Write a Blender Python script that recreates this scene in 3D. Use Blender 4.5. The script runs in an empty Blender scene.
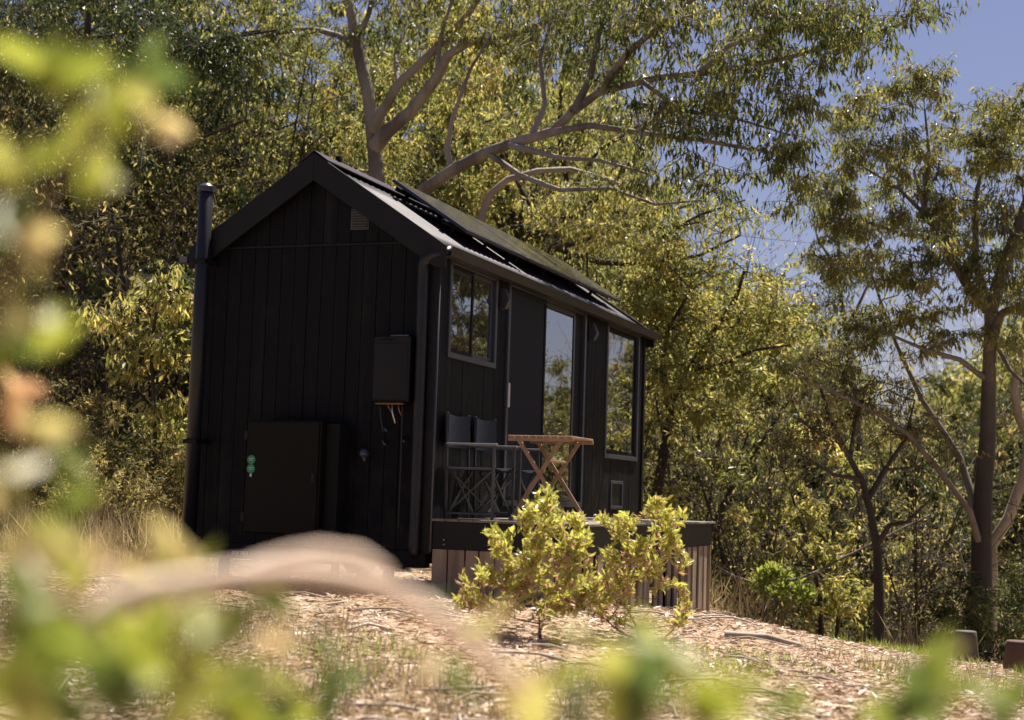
import bpy, bmesh, math, random
import numpy as np
from mathutils import Vector, Matrix

# ------------------------------------------------------------------ camera, world, sun, exposure
S = bpy.context.scene
COL = S.collection
F_PX, CXP, CYP, CAMZ = 1524.0, 512.0, 360.0, 1.5
PITCH, ROLL = math.radians(5.09), math.radians(1.836)
FW = Vector((0, math.cos(PITCH), math.sin(PITCH)))
U0 = Vector((0, -math.sin(PITCH), math.cos(PITCH)))
X0 = Vector((1, 0, 0))
RT = X0 * math.cos(ROLL) + U0 * math.sin(ROLL)
UP = U0 * math.cos(ROLL) - X0 * math.sin(ROLL)
CAM = Vector((0, 0, CAMZ))
cd = bpy.data.cameras.new('camera'); cam = bpy.data.objects.new('camera', cd); COL.objects.link(cam)
m = Matrix((RT, UP, -FW)).transposed().to_4x4(); m.translation = CAM
cam.matrix_world = m
cd.sensor_width = 36; cd.lens = F_PX / 1024 * 36; cd.clip_end = 2000; cd.clip_start = .05
cd.dof.use_dof = True; cd.dof.focus_distance = 14.0; cd.dof.aperture_fstop = 2.0
S.camera = cam
SUN_AZ, SUN_EL = math.radians(35), math.radians(66)
w = bpy.data.worlds.new('World'); S.world = w; w.use_nodes = True
nt = w.node_tree; bg = nt.nodes['Background']; bg.inputs['Strength'].default_value = 0.052
sk = nt.nodes.new('ShaderNodeTexSky'); sk.sky_type = 'NISHITA'; sk.sun_disc = False
sk.sun_elevation = SUN_EL; sk.sun_rotation = SUN_AZ; sk.air_density = 1.0; sk.dust_density = 1.2; sk.ozone_density = 1.5
mx = nt.nodes.new('ShaderNodeMix'); mx.data_type = 'RGBA'; mx.blend_type = 'MULTIPLY'; mx.inputs[0].default_value = 1
mx.inputs[7].default_value = (.72, .63, .72, 1)
nt.links.new(sk.outputs[0], mx.inputs[6]); nt.links.new(mx.outputs[2], bg.inputs['Color'])
sd = bpy.data.lights.new('sun', 'SUN'); sd.energy = 4.8; sd.angle = math.radians(.5); sd.color = (1, .92, .80)
sun = bpy.data.objects.new('sun', sd); COL.objects.link(sun)
sdir = Vector((math.sin(SUN_AZ) * math.cos(SUN_EL), math.cos(SUN_AZ) * math.cos(SUN_EL), math.sin(SUN_EL)))
sun.rotation_euler = sdir.to_track_quat('Z', 'Y').to_euler()
vs = S.view_settings; S.display_settings.display_device = 'sRGB'
vs.view_transform = 'Standard'; vs.look = 'None'; vs.gamma = 1; vs.use_curve_mapping = False; vs.exposure = 1.25
S.cycles.max_bounces = 8; S.cycles.transparent_max_bounces = 8; S.cycles.diffuse_bounces = 4
S.cycles.transmission_bounces = 5; S.cycles.sample_clamp_indirect = 6
S.cycles.use_denoising = True; S.cycles.caustics_reflective = False; S.cycles.caustics_refractive = False

rng = np.random.default_rng(7)

def at(px, py, d):
    """the point seen at pixel (px,py), d metres deep"""
    return CAM + FW * d + RT * ((px - CXP) / F_PX * d) - UP * ((py - CYP) / F_PX * d)

def sstep(a, b, x):
    t = np.clip((x - a) / (b - a), 0, 1); return t * t * (3 - 2 * t)

def ground(x, y):
    x = np.asarray(x, float); y = np.asarray(y, float)
    g = .635 - .050 * np.clip(x, 0, 9) - .020 * np.clip(x, -30, 0) - .033 * np.clip(y - 12, -12, 8)
    g = g - .05 * np.clip(12 - y, 0, 12) * 1.0
    g = g + .04 * np.sin(x * .9 + y * .35) * np.cos(y * .6 - x * .3) * sstep(30, 12, y)
    g = g - .20 * sstep(1.7, 3.4, x) * sstep(7, 12, y) - .085 * np.clip(x - 3.2, 0, 6) * sstep(6, 11, y)
    edge = 22.0 - 5.6 * sstep(2.0, 3.6, x)
    right = sstep(1.0, 2.6, x)
    g = g - right * (.22 * np.clip(y - edge, 0, 18) - 0 * x)
    g = g + .04 * np.clip(y - 60, 0, 200)
    g = g + .03 * np.clip(-x - 2, 0, 30) * sstep(14, 22, y)
    return g

def gz(x, y): return float(ground(x, y))

# ------------------------------------------------------------------ materials
def newmat(name):
    M = bpy.data.materials.new(name); M.use_nodes = True
    return M, M.node_tree, M.node_tree.nodes['Principled BSDF']

def ramp(nt, stops):
    r = nt.nodes.new('ShaderNodeValToRGB'); e = r.color_ramp.elements
    while len(e) < len(stops): e.new(.5)
    for k, (p, c) in enumerate(stops):
        e[k].position = p; e[k].color = (*c, 1)
    return r

def mat(name, c1, c2=None, rough=.6, scale=8, metal=0, spec=.5, bump=0, bscale=None, stretch=(1, 1, 1), detail=4, rvar=0, lo=.3, hi=.7):
    M, nt, b = newmat(name)
    c2 = c2 or tuple(v * .8 for v in c1)
    tc = nt.nodes.new('ShaderNodeTexCoord'); mp = nt.nodes.new('ShaderNodeMapping'); mp.inputs['Scale'].default_value = stretch
    nt.links.new(tc.outputs['Object'], mp.inputs[0])
    n = nt.nodes.new('ShaderNodeTexNoise'); n.inputs['Scale'].default_value = scale; n.inputs['Detail'].default_value = detail
    nt.links.new(mp.outputs[0], n.inputs['Vector'])
    r = ramp(nt, [(lo, c1), (hi, c2)]); nt.links.new(n.outputs[0], r.inputs[0]); nt.links.new(r.outputs[0], b.inputs['Base Color'])
    b.inputs['Roughness'].default_value = rough; b.inputs['Metallic'].default_value = metal; b.inputs['Specular IOR Level'].default_value = spec
    if rvar:
        rr = nt.nodes.new('ShaderNodeMapRange'); rr.inputs[3].default_value = rough - rvar; rr.inputs[4].default_value = rough + rvar
        nt.links.new(n.outputs[0], rr.inputs[0]); nt.links.new(rr.outputs[0], b.inputs['Roughness'])
    if bump:
        n2 = nt.nodes.new('ShaderNodeTexNoise'); n2.inputs['Scale'].default_value = bscale or scale * 3; n2.inputs['Detail'].default_value = 5
        nt.links.new(mp.outputs[0], n2.inputs['Vector'])
        bp = nt.nodes.new('ShaderNodeBump'); bp.inputs['Strength'].default_value = bump; bp.inputs['Distance'].default_value = .02
        nt.links.new(n2.outputs[0], bp.inputs['Height']); nt.links.new(bp.outputs[0], b.inputs['Normal'])
    return M

def leafmat(name, stops, trans=.48, tgain=2.2, rough=.42, tint=(1.0, .945, .66), spec=.5, objvar=.25):
    """leaf: reflecting face + light shining through; hue differs leaf by leaf (attribute 'leafvar') and tree by tree"""
    M, nt, b = newmat(name)
    a = nt.nodes.new('ShaderNodeAttribute'); a.attribute_name = 'leafvar'
    oi = nt.nodes.new('ShaderNodeObjectInfo')
    ad = nt.nodes.new('ShaderNodeMath'); ad.operation = 'MULTIPLY_ADD'
    nt.links.new(oi.outputs['Random'], ad.inputs[0]); ad.inputs[1].default_value = objvar
    nt.links.new(a.outputs['Fac'], ad.inputs[2])
    r = ramp(nt, stops); nt.links.new(ad.outputs[0], r.inputs[0])
    nt.links.new(r.outputs[0], b.inputs['Base Color']); b.inputs['Roughness'].default_value = rough
    b.inputs['Specular IOR Level'].default_value = spec
    t = nt.nodes.new('ShaderNodeBsdfTranslucent'); mm = nt.nodes.new('ShaderNodeMix'); mm.data_type = 'RGBA'; mm.blend_type = 'MULTIPLY'
    mm.inputs[0].default_value = 1; mm.inputs[7].default_value = tuple(tgain * v for v in tint) + (1,)
    nt.links.new(r.outputs[0], mm.inputs[6]); nt.links.new(mm.outputs[2], t.inputs[0])
    ms = nt.nodes.new('ShaderNodeMixShader'); ms.inputs[0].default_value = trans
    nt.links.new(b.outputs[0], ms.inputs[1]); nt.links.new(t.outputs[0], ms.inputs[2])
    nt.links.new(ms.outputs[0], nt.nodes['Material Output'].inputs['Surface'])
    return M

LM = {
 'olive': leafmat('olive_leaf', [(0, (.028, .042, .018)), (.4, (.085, .105, .036)), (.75, (.20, .20, .075)), (1, (.36, .31, .14))], rough=.42, spec=.35, tgain=2.3),
 'dark': leafmat('dark_leaf', [(0, (.014, .024, .012)), (.5, (.038, .055, .022)), (1, (.12, .13, .045))], rough=.42, spec=.35, tgain=2.0),
 'yellow': leafmat('yellow_green_leaf', [(0, (.08, .10, .028)), (.4, (.19, .205, .075)), (.75, (.38, .345, .14)), (1, (.48, .38, .18))], rough=.42, spec=.4, trans=.52, tgain=2.1, objvar=.10),
 'grey': leafmat('grey_green_leaf', [(0, (.045, .06, .032)), (.5, (.11, .13, .052)), (1, (.27, .24, .10))], rough=.42, spec=.35, tgain=2.1),
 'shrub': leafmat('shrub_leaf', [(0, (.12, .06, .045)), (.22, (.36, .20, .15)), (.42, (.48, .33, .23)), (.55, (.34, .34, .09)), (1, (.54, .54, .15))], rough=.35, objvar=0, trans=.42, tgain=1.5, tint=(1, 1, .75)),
 'bush': leafmat('bush_leaf', [(0, (.05, .048, .026)), (.5, (.14, .13, .06)), (.8, (.27, .23, .11)), (1, (.42, .34, .20))], rough=.5, spec=.3),
 'dry': leafmat('dry_stalk', [(0, (.13, .10, .06)), (.5, (.27, .22, .13)), (1, (.46, .38, .26))], rough=.7, tint=(1, .95, .75), tgain=1.2),
 'green': leafmat('fresh_leaf', [(0, (.08, .12, .025)), (.5, (.17, .22, .05)), (1, (.34, .36, .10))], rough=.4, trans=.5, tgain=1.6, objvar=0, tint=(1, 1, .7)),
 'near': leafmat('near_leaf', [(0, (.04, .07, .03)), (.3, (.12, .17, .05)), (.6, (.30, .34, .06)), (.85, (.52, .43, .26)), (1, (.55, .31, .22))], rough=.45, trans=.5, tgain=1.35, objvar=0, tint=(1, 1, .7)),
 'litter': leafmat('leaf_litter', [(0, (.12, .068, .042)), (.35, (.32, .205, .13)), (.7, (.56, .41, .28)), (.93, (.76, .62, .49)), (1, (.88, .83, .76))], rough=.5, trans=.12, tgain=1.0, tint=(1, 1, 1), objvar=0),
}
BARK = mat('smooth_gum_bark', (.27, .24, .215), (.115, .098, .088), rough=.8, lo=.42, hi=.6, scale=2.6, bump=.35, bscale=14, stretch=(1, 1, .25), detail=6)
BARKD = mat('dark_rough_bark', (.075, .055, .042), (.03, .024, .02), rough=.9, scale=6, bump=.8, bscale=22, stretch=(1, 1, .2), detail=6)
BARKP = mat('pale_bark', (.40, .34, .28), (.20, .16, .13), rough=.7, scale=4, bump=.3, bscale=12, stretch=(1, 1, .3), detail=6)
def halfbark():
    M, nt, b = newmat('rough_below_smooth_above_bark'); tc = nt.nodes.new('ShaderNodeTexCoord'); sp = nt.nodes.new('ShaderNodeSeparateXYZ'); nt.links.new(tc.outputs['Object'], sp.inputs[0])
    n = nt.nodes.new('ShaderNodeTexNoise'); n.inputs['Scale'].default_value = 2.2; n.inputs['Detail'].default_value = 6; nt.links.new(tc.outputs['Object'], n.inputs['Vector'])
    a = nt.nodes.new('ShaderNodeMath'); a.operation = 'MULTIPLY_ADD'; nt.links.new(n.outputs[0], a.inputs[0]); a.inputs[1].default_value = 3.0; nt.links.new(sp.outputs[2], a.inputs[2])
    mr = nt.nodes.new('ShaderNodeMapRange'); mr.inputs[1].default_value = 4.6; mr.inputs[2].default_value = 8.0; nt.links.new(a.outputs[0], mr.inputs[0])
    r = ramp(nt, [(0, (.032, .027, .023)), (.4, (.075, .062, .053)), (1, (.25, .21, .18))]); nt.links.new(mr.outputs[0], r.inputs[0]); nt.links.new(r.outputs[0], b.inputs['Base Color']); b.inputs['Roughness'].default_value = .8
    n2 = nt.nodes.new('ShaderNodeTexNoise'); n2.inputs['Scale'].default_value = 18; nt.links.new(tc.outputs['Object'], n2.inputs['Vector']); bp = nt.nodes.new('ShaderNodeBump'); bp.inputs['Strength'].default_value = .6; bp.inputs['Distance'].default_value = .02
    nt.links.new(n2.outputs[0], bp.inputs['Height']); nt.links.new(bp.outputs[0], b.inputs['Normal']); return M
BARKH = halfbark()
BARKL = mat('dim_gum_limb_bark', (.19, .16, .14), (.085, .07, .06), rough=.85, scale=3, bump=.4, bscale=14, stretch=(1, 1, .3), detail=6)
TWIG = mat('shrub_stem', (.22, .14, .10), (.12, .07, .05), rough=.8, scale=20)
DRYSTEM = mat('peach_dry_stem', (.80, .64, .50), (.62, .46, .35), rough=.7, scale=30)

# ------------------------------------------------------------------ mesh helpers
def link(name, me, m, parent=None, loc=None):
    o = bpy.data.objects.new(name, me); COL.objects.link(o)
    if m is not None:
        for mm in (m if isinstance(m, (list, tuple)) else [m]): me.materials.append(mm)
    if parent: o.parent = parent
    if loc is not None: o.location = loc
    return o

def tag(o, label=None, cat=None, group=None, kind=None):
    if label: o['label'] = label
    if cat: o['category'] = cat
    if group: o['group'] = group
    if kind: o['kind'] = kind
    return o

def empty(name, loc, rz=0, label=None, cat=None, group=None):
    o = bpy.data.objects.new(name, None); COL.objects.link(o); o.location = loc; o.rotation_euler.z = rz
    o.empty_display_size = .2
    return tag(o, label, cat, group)

def npmesh(name, V, Fc, var=None, smooth=False):
    """V (n,3), Fc (m,k) equal-sized faces"""
    me = bpy.data.meshes.new(name); V = np.asarray(V, np.float32); Fc = np.asarray(Fc, np.int32)
    k = Fc.shape[1]; me.vertices.add(len(V)); me.vertices.foreach_set('co', V.ravel())
    me.loops.add(Fc.size); me.loops.foreach_set('vertex_index', Fc.ravel())
    me.polygons.add(len(Fc)); me.polygons.foreach_set('loop_start', np.arange(len(Fc), dtype=np.int32) * k)
    me.polygons.foreach_set('loop_total', np.full(len(Fc), k, np.int32))
    me.polygons.foreach_set('use_smooth', np.full(len(Fc), smooth, bool))
    if var is not None:
        a = me.attributes.new('leafvar', 'FLOAT', 'FACE'); a.data.foreach_set('value', np.asarray(var, np.float32))
    me.update(calc_edges=True); return me

def norm(v): return v / (np.linalg.norm(v, axis=-1, keepdims=True) + 1e-9)

def leaf_arrays(P, D, L, W, var, r, broad=False, curl=.12):
    n = len(P); L = np.broadcast_to(L, (n,))[:, None]; W = np.broadcast_to(W, (n,))[:, None]
    D = norm(D); s = norm(np.cross(D, r.normal(size=(n, 3)))); nn = np.cross(s, D)
    if not broad:
        V = np.stack([P, P + D * L * .42 + s * W * .5 + nn * L * curl, P + D * L, P + D * L * .5 - s * W * .5 + nn * L * curl], 1)
        Fc = np.arange(n)[:, None] * 4 + np.array([[0, 1, 2, 3]])
        return V.reshape(-1, 3), Fc, np.asarray(var)
    m1 = P + D * L * .33 - nn * W * .12; m2 = P + D * L * .68 - nn * W * .12; tip = P + D * L - nn * L * curl
    a = P + D * L * .30 + s * W * .46 + nn * W * .1; b = P + D * L * .66 + s * W * .42 + nn * W * .08
    c = P + D * L * .66 - s * W * .42 + nn * W * .08; d = P + D * L * .30 - s * W * .46 + nn * W * .1
    V = np.stack([P, m1, m2, tip, a, b, c, d], 1)
    q = np.array([[0, 1, 4, 4], [1, 2, 5, 4], [2, 3, 5, 5], [0, 7, 1, 1], [1, 7, 6, 2], [2, 6, 3, 3]])
    # quads only: slit triangles share a corner by using tiny quads -> use triangles instead
    t = np.array([[0, 1, 4], [1, 5, 4], [1, 2, 5], [2, 3, 5], [0, 7, 1], [1, 7, 6], [1, 6, 2], [2, 6, 3]])
    Fc = (np.arange(n)[:, None, None] * 8 + t[None]).reshape(-1, 3)
    return V.reshape(-1, 3), Fc, np.repeat(np.asarray(var), 8)

def catmull(P, step):
    P = [np.array(p, float) for p in P]; P = [2 * P[0] - P[1]] + P + [2 * P[-1] - P[-2]]; out = []
    for i in range(1, len(P) - 2):
        n = max(1, int(np.linalg.norm(P[i + 1] - P[i]) / step))
        for k in range(n):
            t = k / n; a, b, c, d = P[i - 1:i + 3]
            out.append(.5 * (2 * b + (c - a) * t + (2 * a - 5 * b + 4 * c - d) * t * t + (3 * b - a - 3 * c + d) * t ** 3))
    out.append(P[-2]); return np.array(out)

class Tubes:
    def __init__(s): s.V = []; s.F = []; s.n = 0
    def add(s, pts, rad, seg=6, cap=True):
        pts = np.asarray(pts, float); k = len(pts); rad = np.broadcast_to(rad, (k,))
        T = norm(np.gradient(pts, axis=0)); ref = np.array([0, 0, 1.]) if abs(T[0][2]) < .9 else np.array([1., 0, 0])
        a = norm(np.cross(T[0], ref)); ang = np.linspace(0, 2 * np.pi, seg, endpoint=False); ca, sa = np.cos(ang), np.sin(ang)
        for i in range(k):
            a = norm(a - T[i] * np.dot(a, T[i])); b = np.cross(T[i], a)
            s.V.append(pts[i] + rad[i] * (ca[:, None] * a + sa[:, None] * b))
        j = np.arange(seg); j2 = (j + 1) % seg
        for i in range(k - 1):
            o = s.n + i * seg; s.F.append(np.stack([o + j, o + j2, o + seg + j2, o + seg + j], 1))
        s.V.append(pts[-1:] + T[-1] * rad[-1]); tip = s.n + k * seg; o = s.n + (k - 1) * seg
        s.F.append(np.stack([o + j, o + j2, np.full(seg, tip), np.full(seg, tip)], 1)) if False else None
        s.T = getattr(s, 'T', []); s.T.append(np.stack([o + j, o + j2, np.full(seg, tip)], 1))
        s.n += k * seg + 1
    def mesh(s, name):
        me = bpy.data.meshes.new(name); V = np.concatenate(s.V); faces = [list(map(int, f)) for F in s.F for f in F] + [list(map(int, f)) for F in s.T for f in F]
        me.from_pydata(V.tolist(), [], faces); me.polygons.foreach_set('use_smooth', [True] * len(faces)); me.update(); return me

# ------------------------------------------------------------------ trees
def grow(limbs, clumps, r, base, leafL=.13, leafW=.03, per=170, droop=1.3, seg=7, twig=.012, flat=.62, subs=7, split=False):
    """limbs: [(points, r0, r1)], clumps: [(centre, radius)], all in world space; returns trunk mesh, crown mesh about base"""
    base = np.array(base, float); T = Tubes(); T2 = Tubes() if split else T; N = []; R = []
    for il, (pts, r0, r1) in enumerate(limbs):
        p = catmull(pts, .45); t = np.linspace(0, 1, len(p)); p = p + r.normal(size=p.shape) * .012 * min(1, r0 * 6)
        rr = r0 + (r1 - r0) * t ** .9; (T if il == 0 else T2).add(p - base, rr, seg + 3 if r0 > .12 else seg); N.append(p); R.append(rr)
    N = np.concatenate(N); R = np.concatenate(R)
    C = [(np.array(c, float), s) for c, s in clumps]
    C.sort(key=lambda q: np.min(np.linalg.norm(N - q[0], axis=1)))
    LP, LD, LV, LL = [], [], [], []
    for c, s in C:
        dz = N[:, 2] - c[2]; cost = np.linalg.norm(N - c, axis=1) + .9 * np.clip(dz + .2, 0, None) + (R > .2) * .6
        i = int(np.argmin(cost)); a = N[i]; d = np.linalg.norm(c - a); mid = a * .45 + c * .55 + np.array([0, 0, -.10 * d + .02]) + r.normal(size=3) * .09 * d
        p = catmull([a, mid, c], max(.22, d / 5)); r0 = min(R[i] * .62, twig * .8 + .011 * d); rr = np.linspace(r0, twig * .6, len(p))
        T2.add(p - base, rr, 5); N = np.concatenate([N, p[1:]]); R = np.concatenate([R, rr[1:]])
        cv = r.normal() * .10
        for k in range(subs):
            e = c + r.normal(size=3) * s * np.array([.68, .68, .68 * flat]); e[2] += s * .1
            pp = catmull([c, (c + e) / 2 + r.normal(size=3) * .06 * s + np.array([0, 0, .08 * s]), e], .3)
            T2.add(pp - base, np.linspace(twig * .55, twig * .22, len(pp)), 3)
            n = max(3, int(per / subs * r.uniform(.6, 1.4)))
            t = r.uniform(.35, 1.08, n)[:, None]; P = c + (e - c) * t + r.normal(size=(n, 3)) * s * np.array([.12, .12, .10])
            D = r.normal(size=(n, 3)) * .55 + norm(P - c) * .45 + np.array([0, 0, -droop])
            LP.append(P); LD.append(D); LV.append(np.clip(.42 + cv + r.normal() * .08 + r.normal(size=n) * .15, 0, 1)); LL.append(np.full(n, 1.) * r.uniform(.7, 1.25, n))
    P = np.concatenate(LP) - base; D = np.concatenate(LD); v = np.concatenate(LV); q = np.concatenate(LL)
    V, Fc, var = leaf_arrays(P, D, leafL * q, leafW * q, v, r)
    if split: return T.mesh('trunk'), npmesh('crown', V, Fc, var), T2.mesh('limbs')
    return T.mesh('trunk'), npmesh('crown', V, Fc, var)

def ell_clumps(r, c, rad, n, s, shell=.5):
    out = []; c = np.array(c, float)
    while len(out) < n:
        v = r.uniform(-1, 1, 3); d = np.linalg.norm(v)
        if d > 1 or d < shell * r.uniform(0, 1): continue
        out.append((c + v * np.array(rad), s * r.uniform(.7, 1.3)))
    return out

def make_tree(name, base, limbs, clumps, bark, leaf, label, cat='tree', group=None, **kw):
    r = np.random.default_rng(kw.pop('seed', 1)); g_ = grow(limbs, clumps, r, base, **kw); tm, cm = g_[:2]
    e = empty(name, base, 0, label, cat, group)
    if len(g_) > 2: link('limbs', g_[2], BARKL, e)
    link('trunk', tm, bark, e); link('crown', cm, leaf, e); return e

def px_line(pts, d):
    """pixel polyline -> world, d = depth or (d0,d1) varied along it"""
    n = len(pts); d0, d1 = d if isinstance(d, tuple) else (d, d)
    return [tuple(at(x, y, d0 + (d1 - d0) * i / max(1, n - 1))) for i, (x, y) in enumerate(pts)]

def px_clumps(r, items, s):
    """items (px,py,depth, px radius, count)"""
    out = []
    for x, y, d, pr, n in items:
        c = at(x, y, d); R = pr / F_PX * d
        out += ell_clumps(r, c, (R, R * 1.1, R * .75), n, s, .2)
    return out

def ground_base(px, d):
    p = at(px, 560, d); return (p.x, p.y, gz(p.x, p.y) - .15)

# ================================================================== SETTING: ground
def build_ground():
    ys = np.concatenate([np.arange(-6, 30, .22), np.arange(30, 70, 1.5), np.arange(70, 420, 14)])
    xs = np.concatenate([np.arange(-320, -40, 14), np.arange(-40, -9, 1.5), np.arange(-9, 12, .22), np.arange(12, 45, 1.5), np.arange(45, 330, 14)])
    Xg, Yg = np.meshgrid(xs, ys); Z = ground(Xg, Yg)
    near = np.exp(-((Yg - 12) / 16) ** 2) * np.exp(-(Xg / 12) ** 2)
    Z = Z + rng.normal(size=Z.shape) * .010 * near
    V = np.stack([Xg, Yg, Z], -1).reshape(-1, 3); ny, nx = Xg.shape; i = np.arange(ny - 1)[:, None] * nx + np.arange(nx - 1)[None]
    Fc = np.stack([i, i + 1, i + nx + 1, i + nx], -1).reshape(-1, 4)
    me = npmesh('ground', V, Fc, smooth=True)
    M, nt, b = newmat('leafy_soil')
    tc = nt.nodes.new('ShaderNodeTexCoord')
    def noise(s, d=5):
        n = nt.nodes.new('ShaderNodeTexNoise'); n.inputs['Scale'].default_value = s; n.inputs['Detail'].default_value = d; nt.links.new(tc.outputs['Object'], n.inputs['Vector']); return n
    n1 = noise(.5, 4); n2 = noise(9, 6); n3 = noise(38, 4)
    r1 = ramp(nt, [(.3, (.12, .075, .048)), (.5, (.30, .20, .14)), (.72, (.46, .34, .25))]); nt.links.new(n2.outputs[0], r1.inputs[0])
    r2 = ramp(nt, [(.35, (.20, .19, .08)), (.6, (.42, .28, .19))]); nt.links.new(n1.outputs[0], r2.inputs[0])
    mi = nt.nodes.new('ShaderNodeMix'); mi.data_type = 'RGBA'; mi.inputs[0].default_value = .45
    nt.links.new(r1.outputs[0], mi.inputs[6]); nt.links.new(r2.outputs[0], mi.inputs[7]); nt.links.new(mi.outputs[2], b.inputs['Base Color'])
    b.inputs['Roughness'].default_value = .95
    bp = nt.nodes.new('ShaderNodeBump'); bp.inputs['Strength'].default_value = .8; bp.inputs['Distance'].default_value = .03
    nt.links.new(n3.outputs[0], bp.inputs['Height']); nt.links.new(bp.outputs[0], b.inputs['Normal'])
    tag(link('ground', me, M), kind='structure')
build_ground()

# ================================================================== CABIN
W, LEN = 2.35, 6.70
YAW = math.radians(20.622)
CORNER = Vector((-.648, 13.261, 0))
XD = Vector((math.cos(YAW), -math.sin(YAW), 0)); YD = Vector((math.sin(YAW), math.cos(YAW), 0))
CAB0 = CORNER - XD * 2.4; BZ = .62
def cabw(X, Y, Z): return CAB0 + XD * X + YD * Y + Vector((0, 0, BZ + Z))     # cabin coordinates -> world
ZC = CAMZ - BZ                                                               # add to heights measured from the eye

def box_bm(bm, x0, x1, y0, y1, z0, z1):
    vs_ = [bm.verts.new(p) for p in ((x0, y0, z0), (x1, y0, z0), (x1, y1, z0), (x0, y1, z0), (x0, y0, z1), (x1, y0, z1), (x1, y1, z1), (x0, y1, z1))]
    for f in ((0, 3, 2, 1), (4, 5, 6, 7), (0, 1, 5, 4), (1, 2, 6, 5), (2, 3, 7, 6), (3, 0, 4, 7)): bm.faces.new([vs_[i] for i in f])
    return vs_

def prism_bm(bm, poly, ax, a, b):
    """extrude 2D polygon along axis ax ('x','y','z') from a to b"""
    def P(u, v, t): return {'y': (u, t, v), 'x': (t, u, v), 'z': (u, v, t)}[ax]
    A = [bm.verts.new(P(u, v, a)) for u, v in poly]; B = [bm.verts.new(P(u, v, b)) for u, v in poly]; n = len(poly)
    bm.faces.new(A[::-1]); bm.faces.new(B)
    for i in range(n): bm.faces.new((A[i], A[(i + 1) % n], B[(i + 1) % n], B[i]))
    bmesh.ops.recalc_face_normals(bm, faces=bm.faces)

def bar_bm(bm, p, q, w, h, upv=(0, 0, 1)):
    p, q = Vector(p), Vector(q); t = (q - p).normalized(); u = Vector(upv); s = t.cross(u).normalized(); u = s.cross(t)
    o = []
    for c in (p, q):
        for a, b in ((-1, -1), (1, -1), (1, 1), (-1, 1)): o.append(bm.verts.new(c + s * a * w / 2 + u * b * h / 2))
    for f in ((0, 3, 2, 1), (4, 5, 6, 7), (0, 1, 5, 4), (1, 2, 6, 5), (2, 3, 7, 6), (3, 0, 4, 7)): bm.faces.new([o[i] for i in f])

def tube_bm(bm, pts, rad, seg=12):
    T = Tubes(); T.add(catmull(pts, .06) if len(pts) > 2 else pts, rad, seg); V = np.concatenate(T.V); vv = [bm.verts.new(v) for v in V]
    for F in T.F + T.T:
        for f in F: bm.faces.new([vv[i] for i in f]).smooth = True
    bm.faces.new([vv[i] for i in range(seg)][::-1])

def fin(name, bm, m, parent, bevel=0, seg=2):
    bmesh.ops.recalc_face_normals(bm, faces=bm.faces)
    if bevel: bmesh.ops.bevel(bm, geom=[e for e in bm.edges], offset=bevel, segments=seg, affect='EDGES', profile=.6, clamp_overlap=True)
    me = bpy.data.meshes.new(name); bm.to_mesh(me); bm.free(); return link(name, me, m, parent)

def boxes(name, bl, m, parent, bevel=.003):
    bm = bmesh.new()
    for b in bl: box_bm(bm, *b)
    return fin(name, bm, m, parent, bevel, 1)

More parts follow.
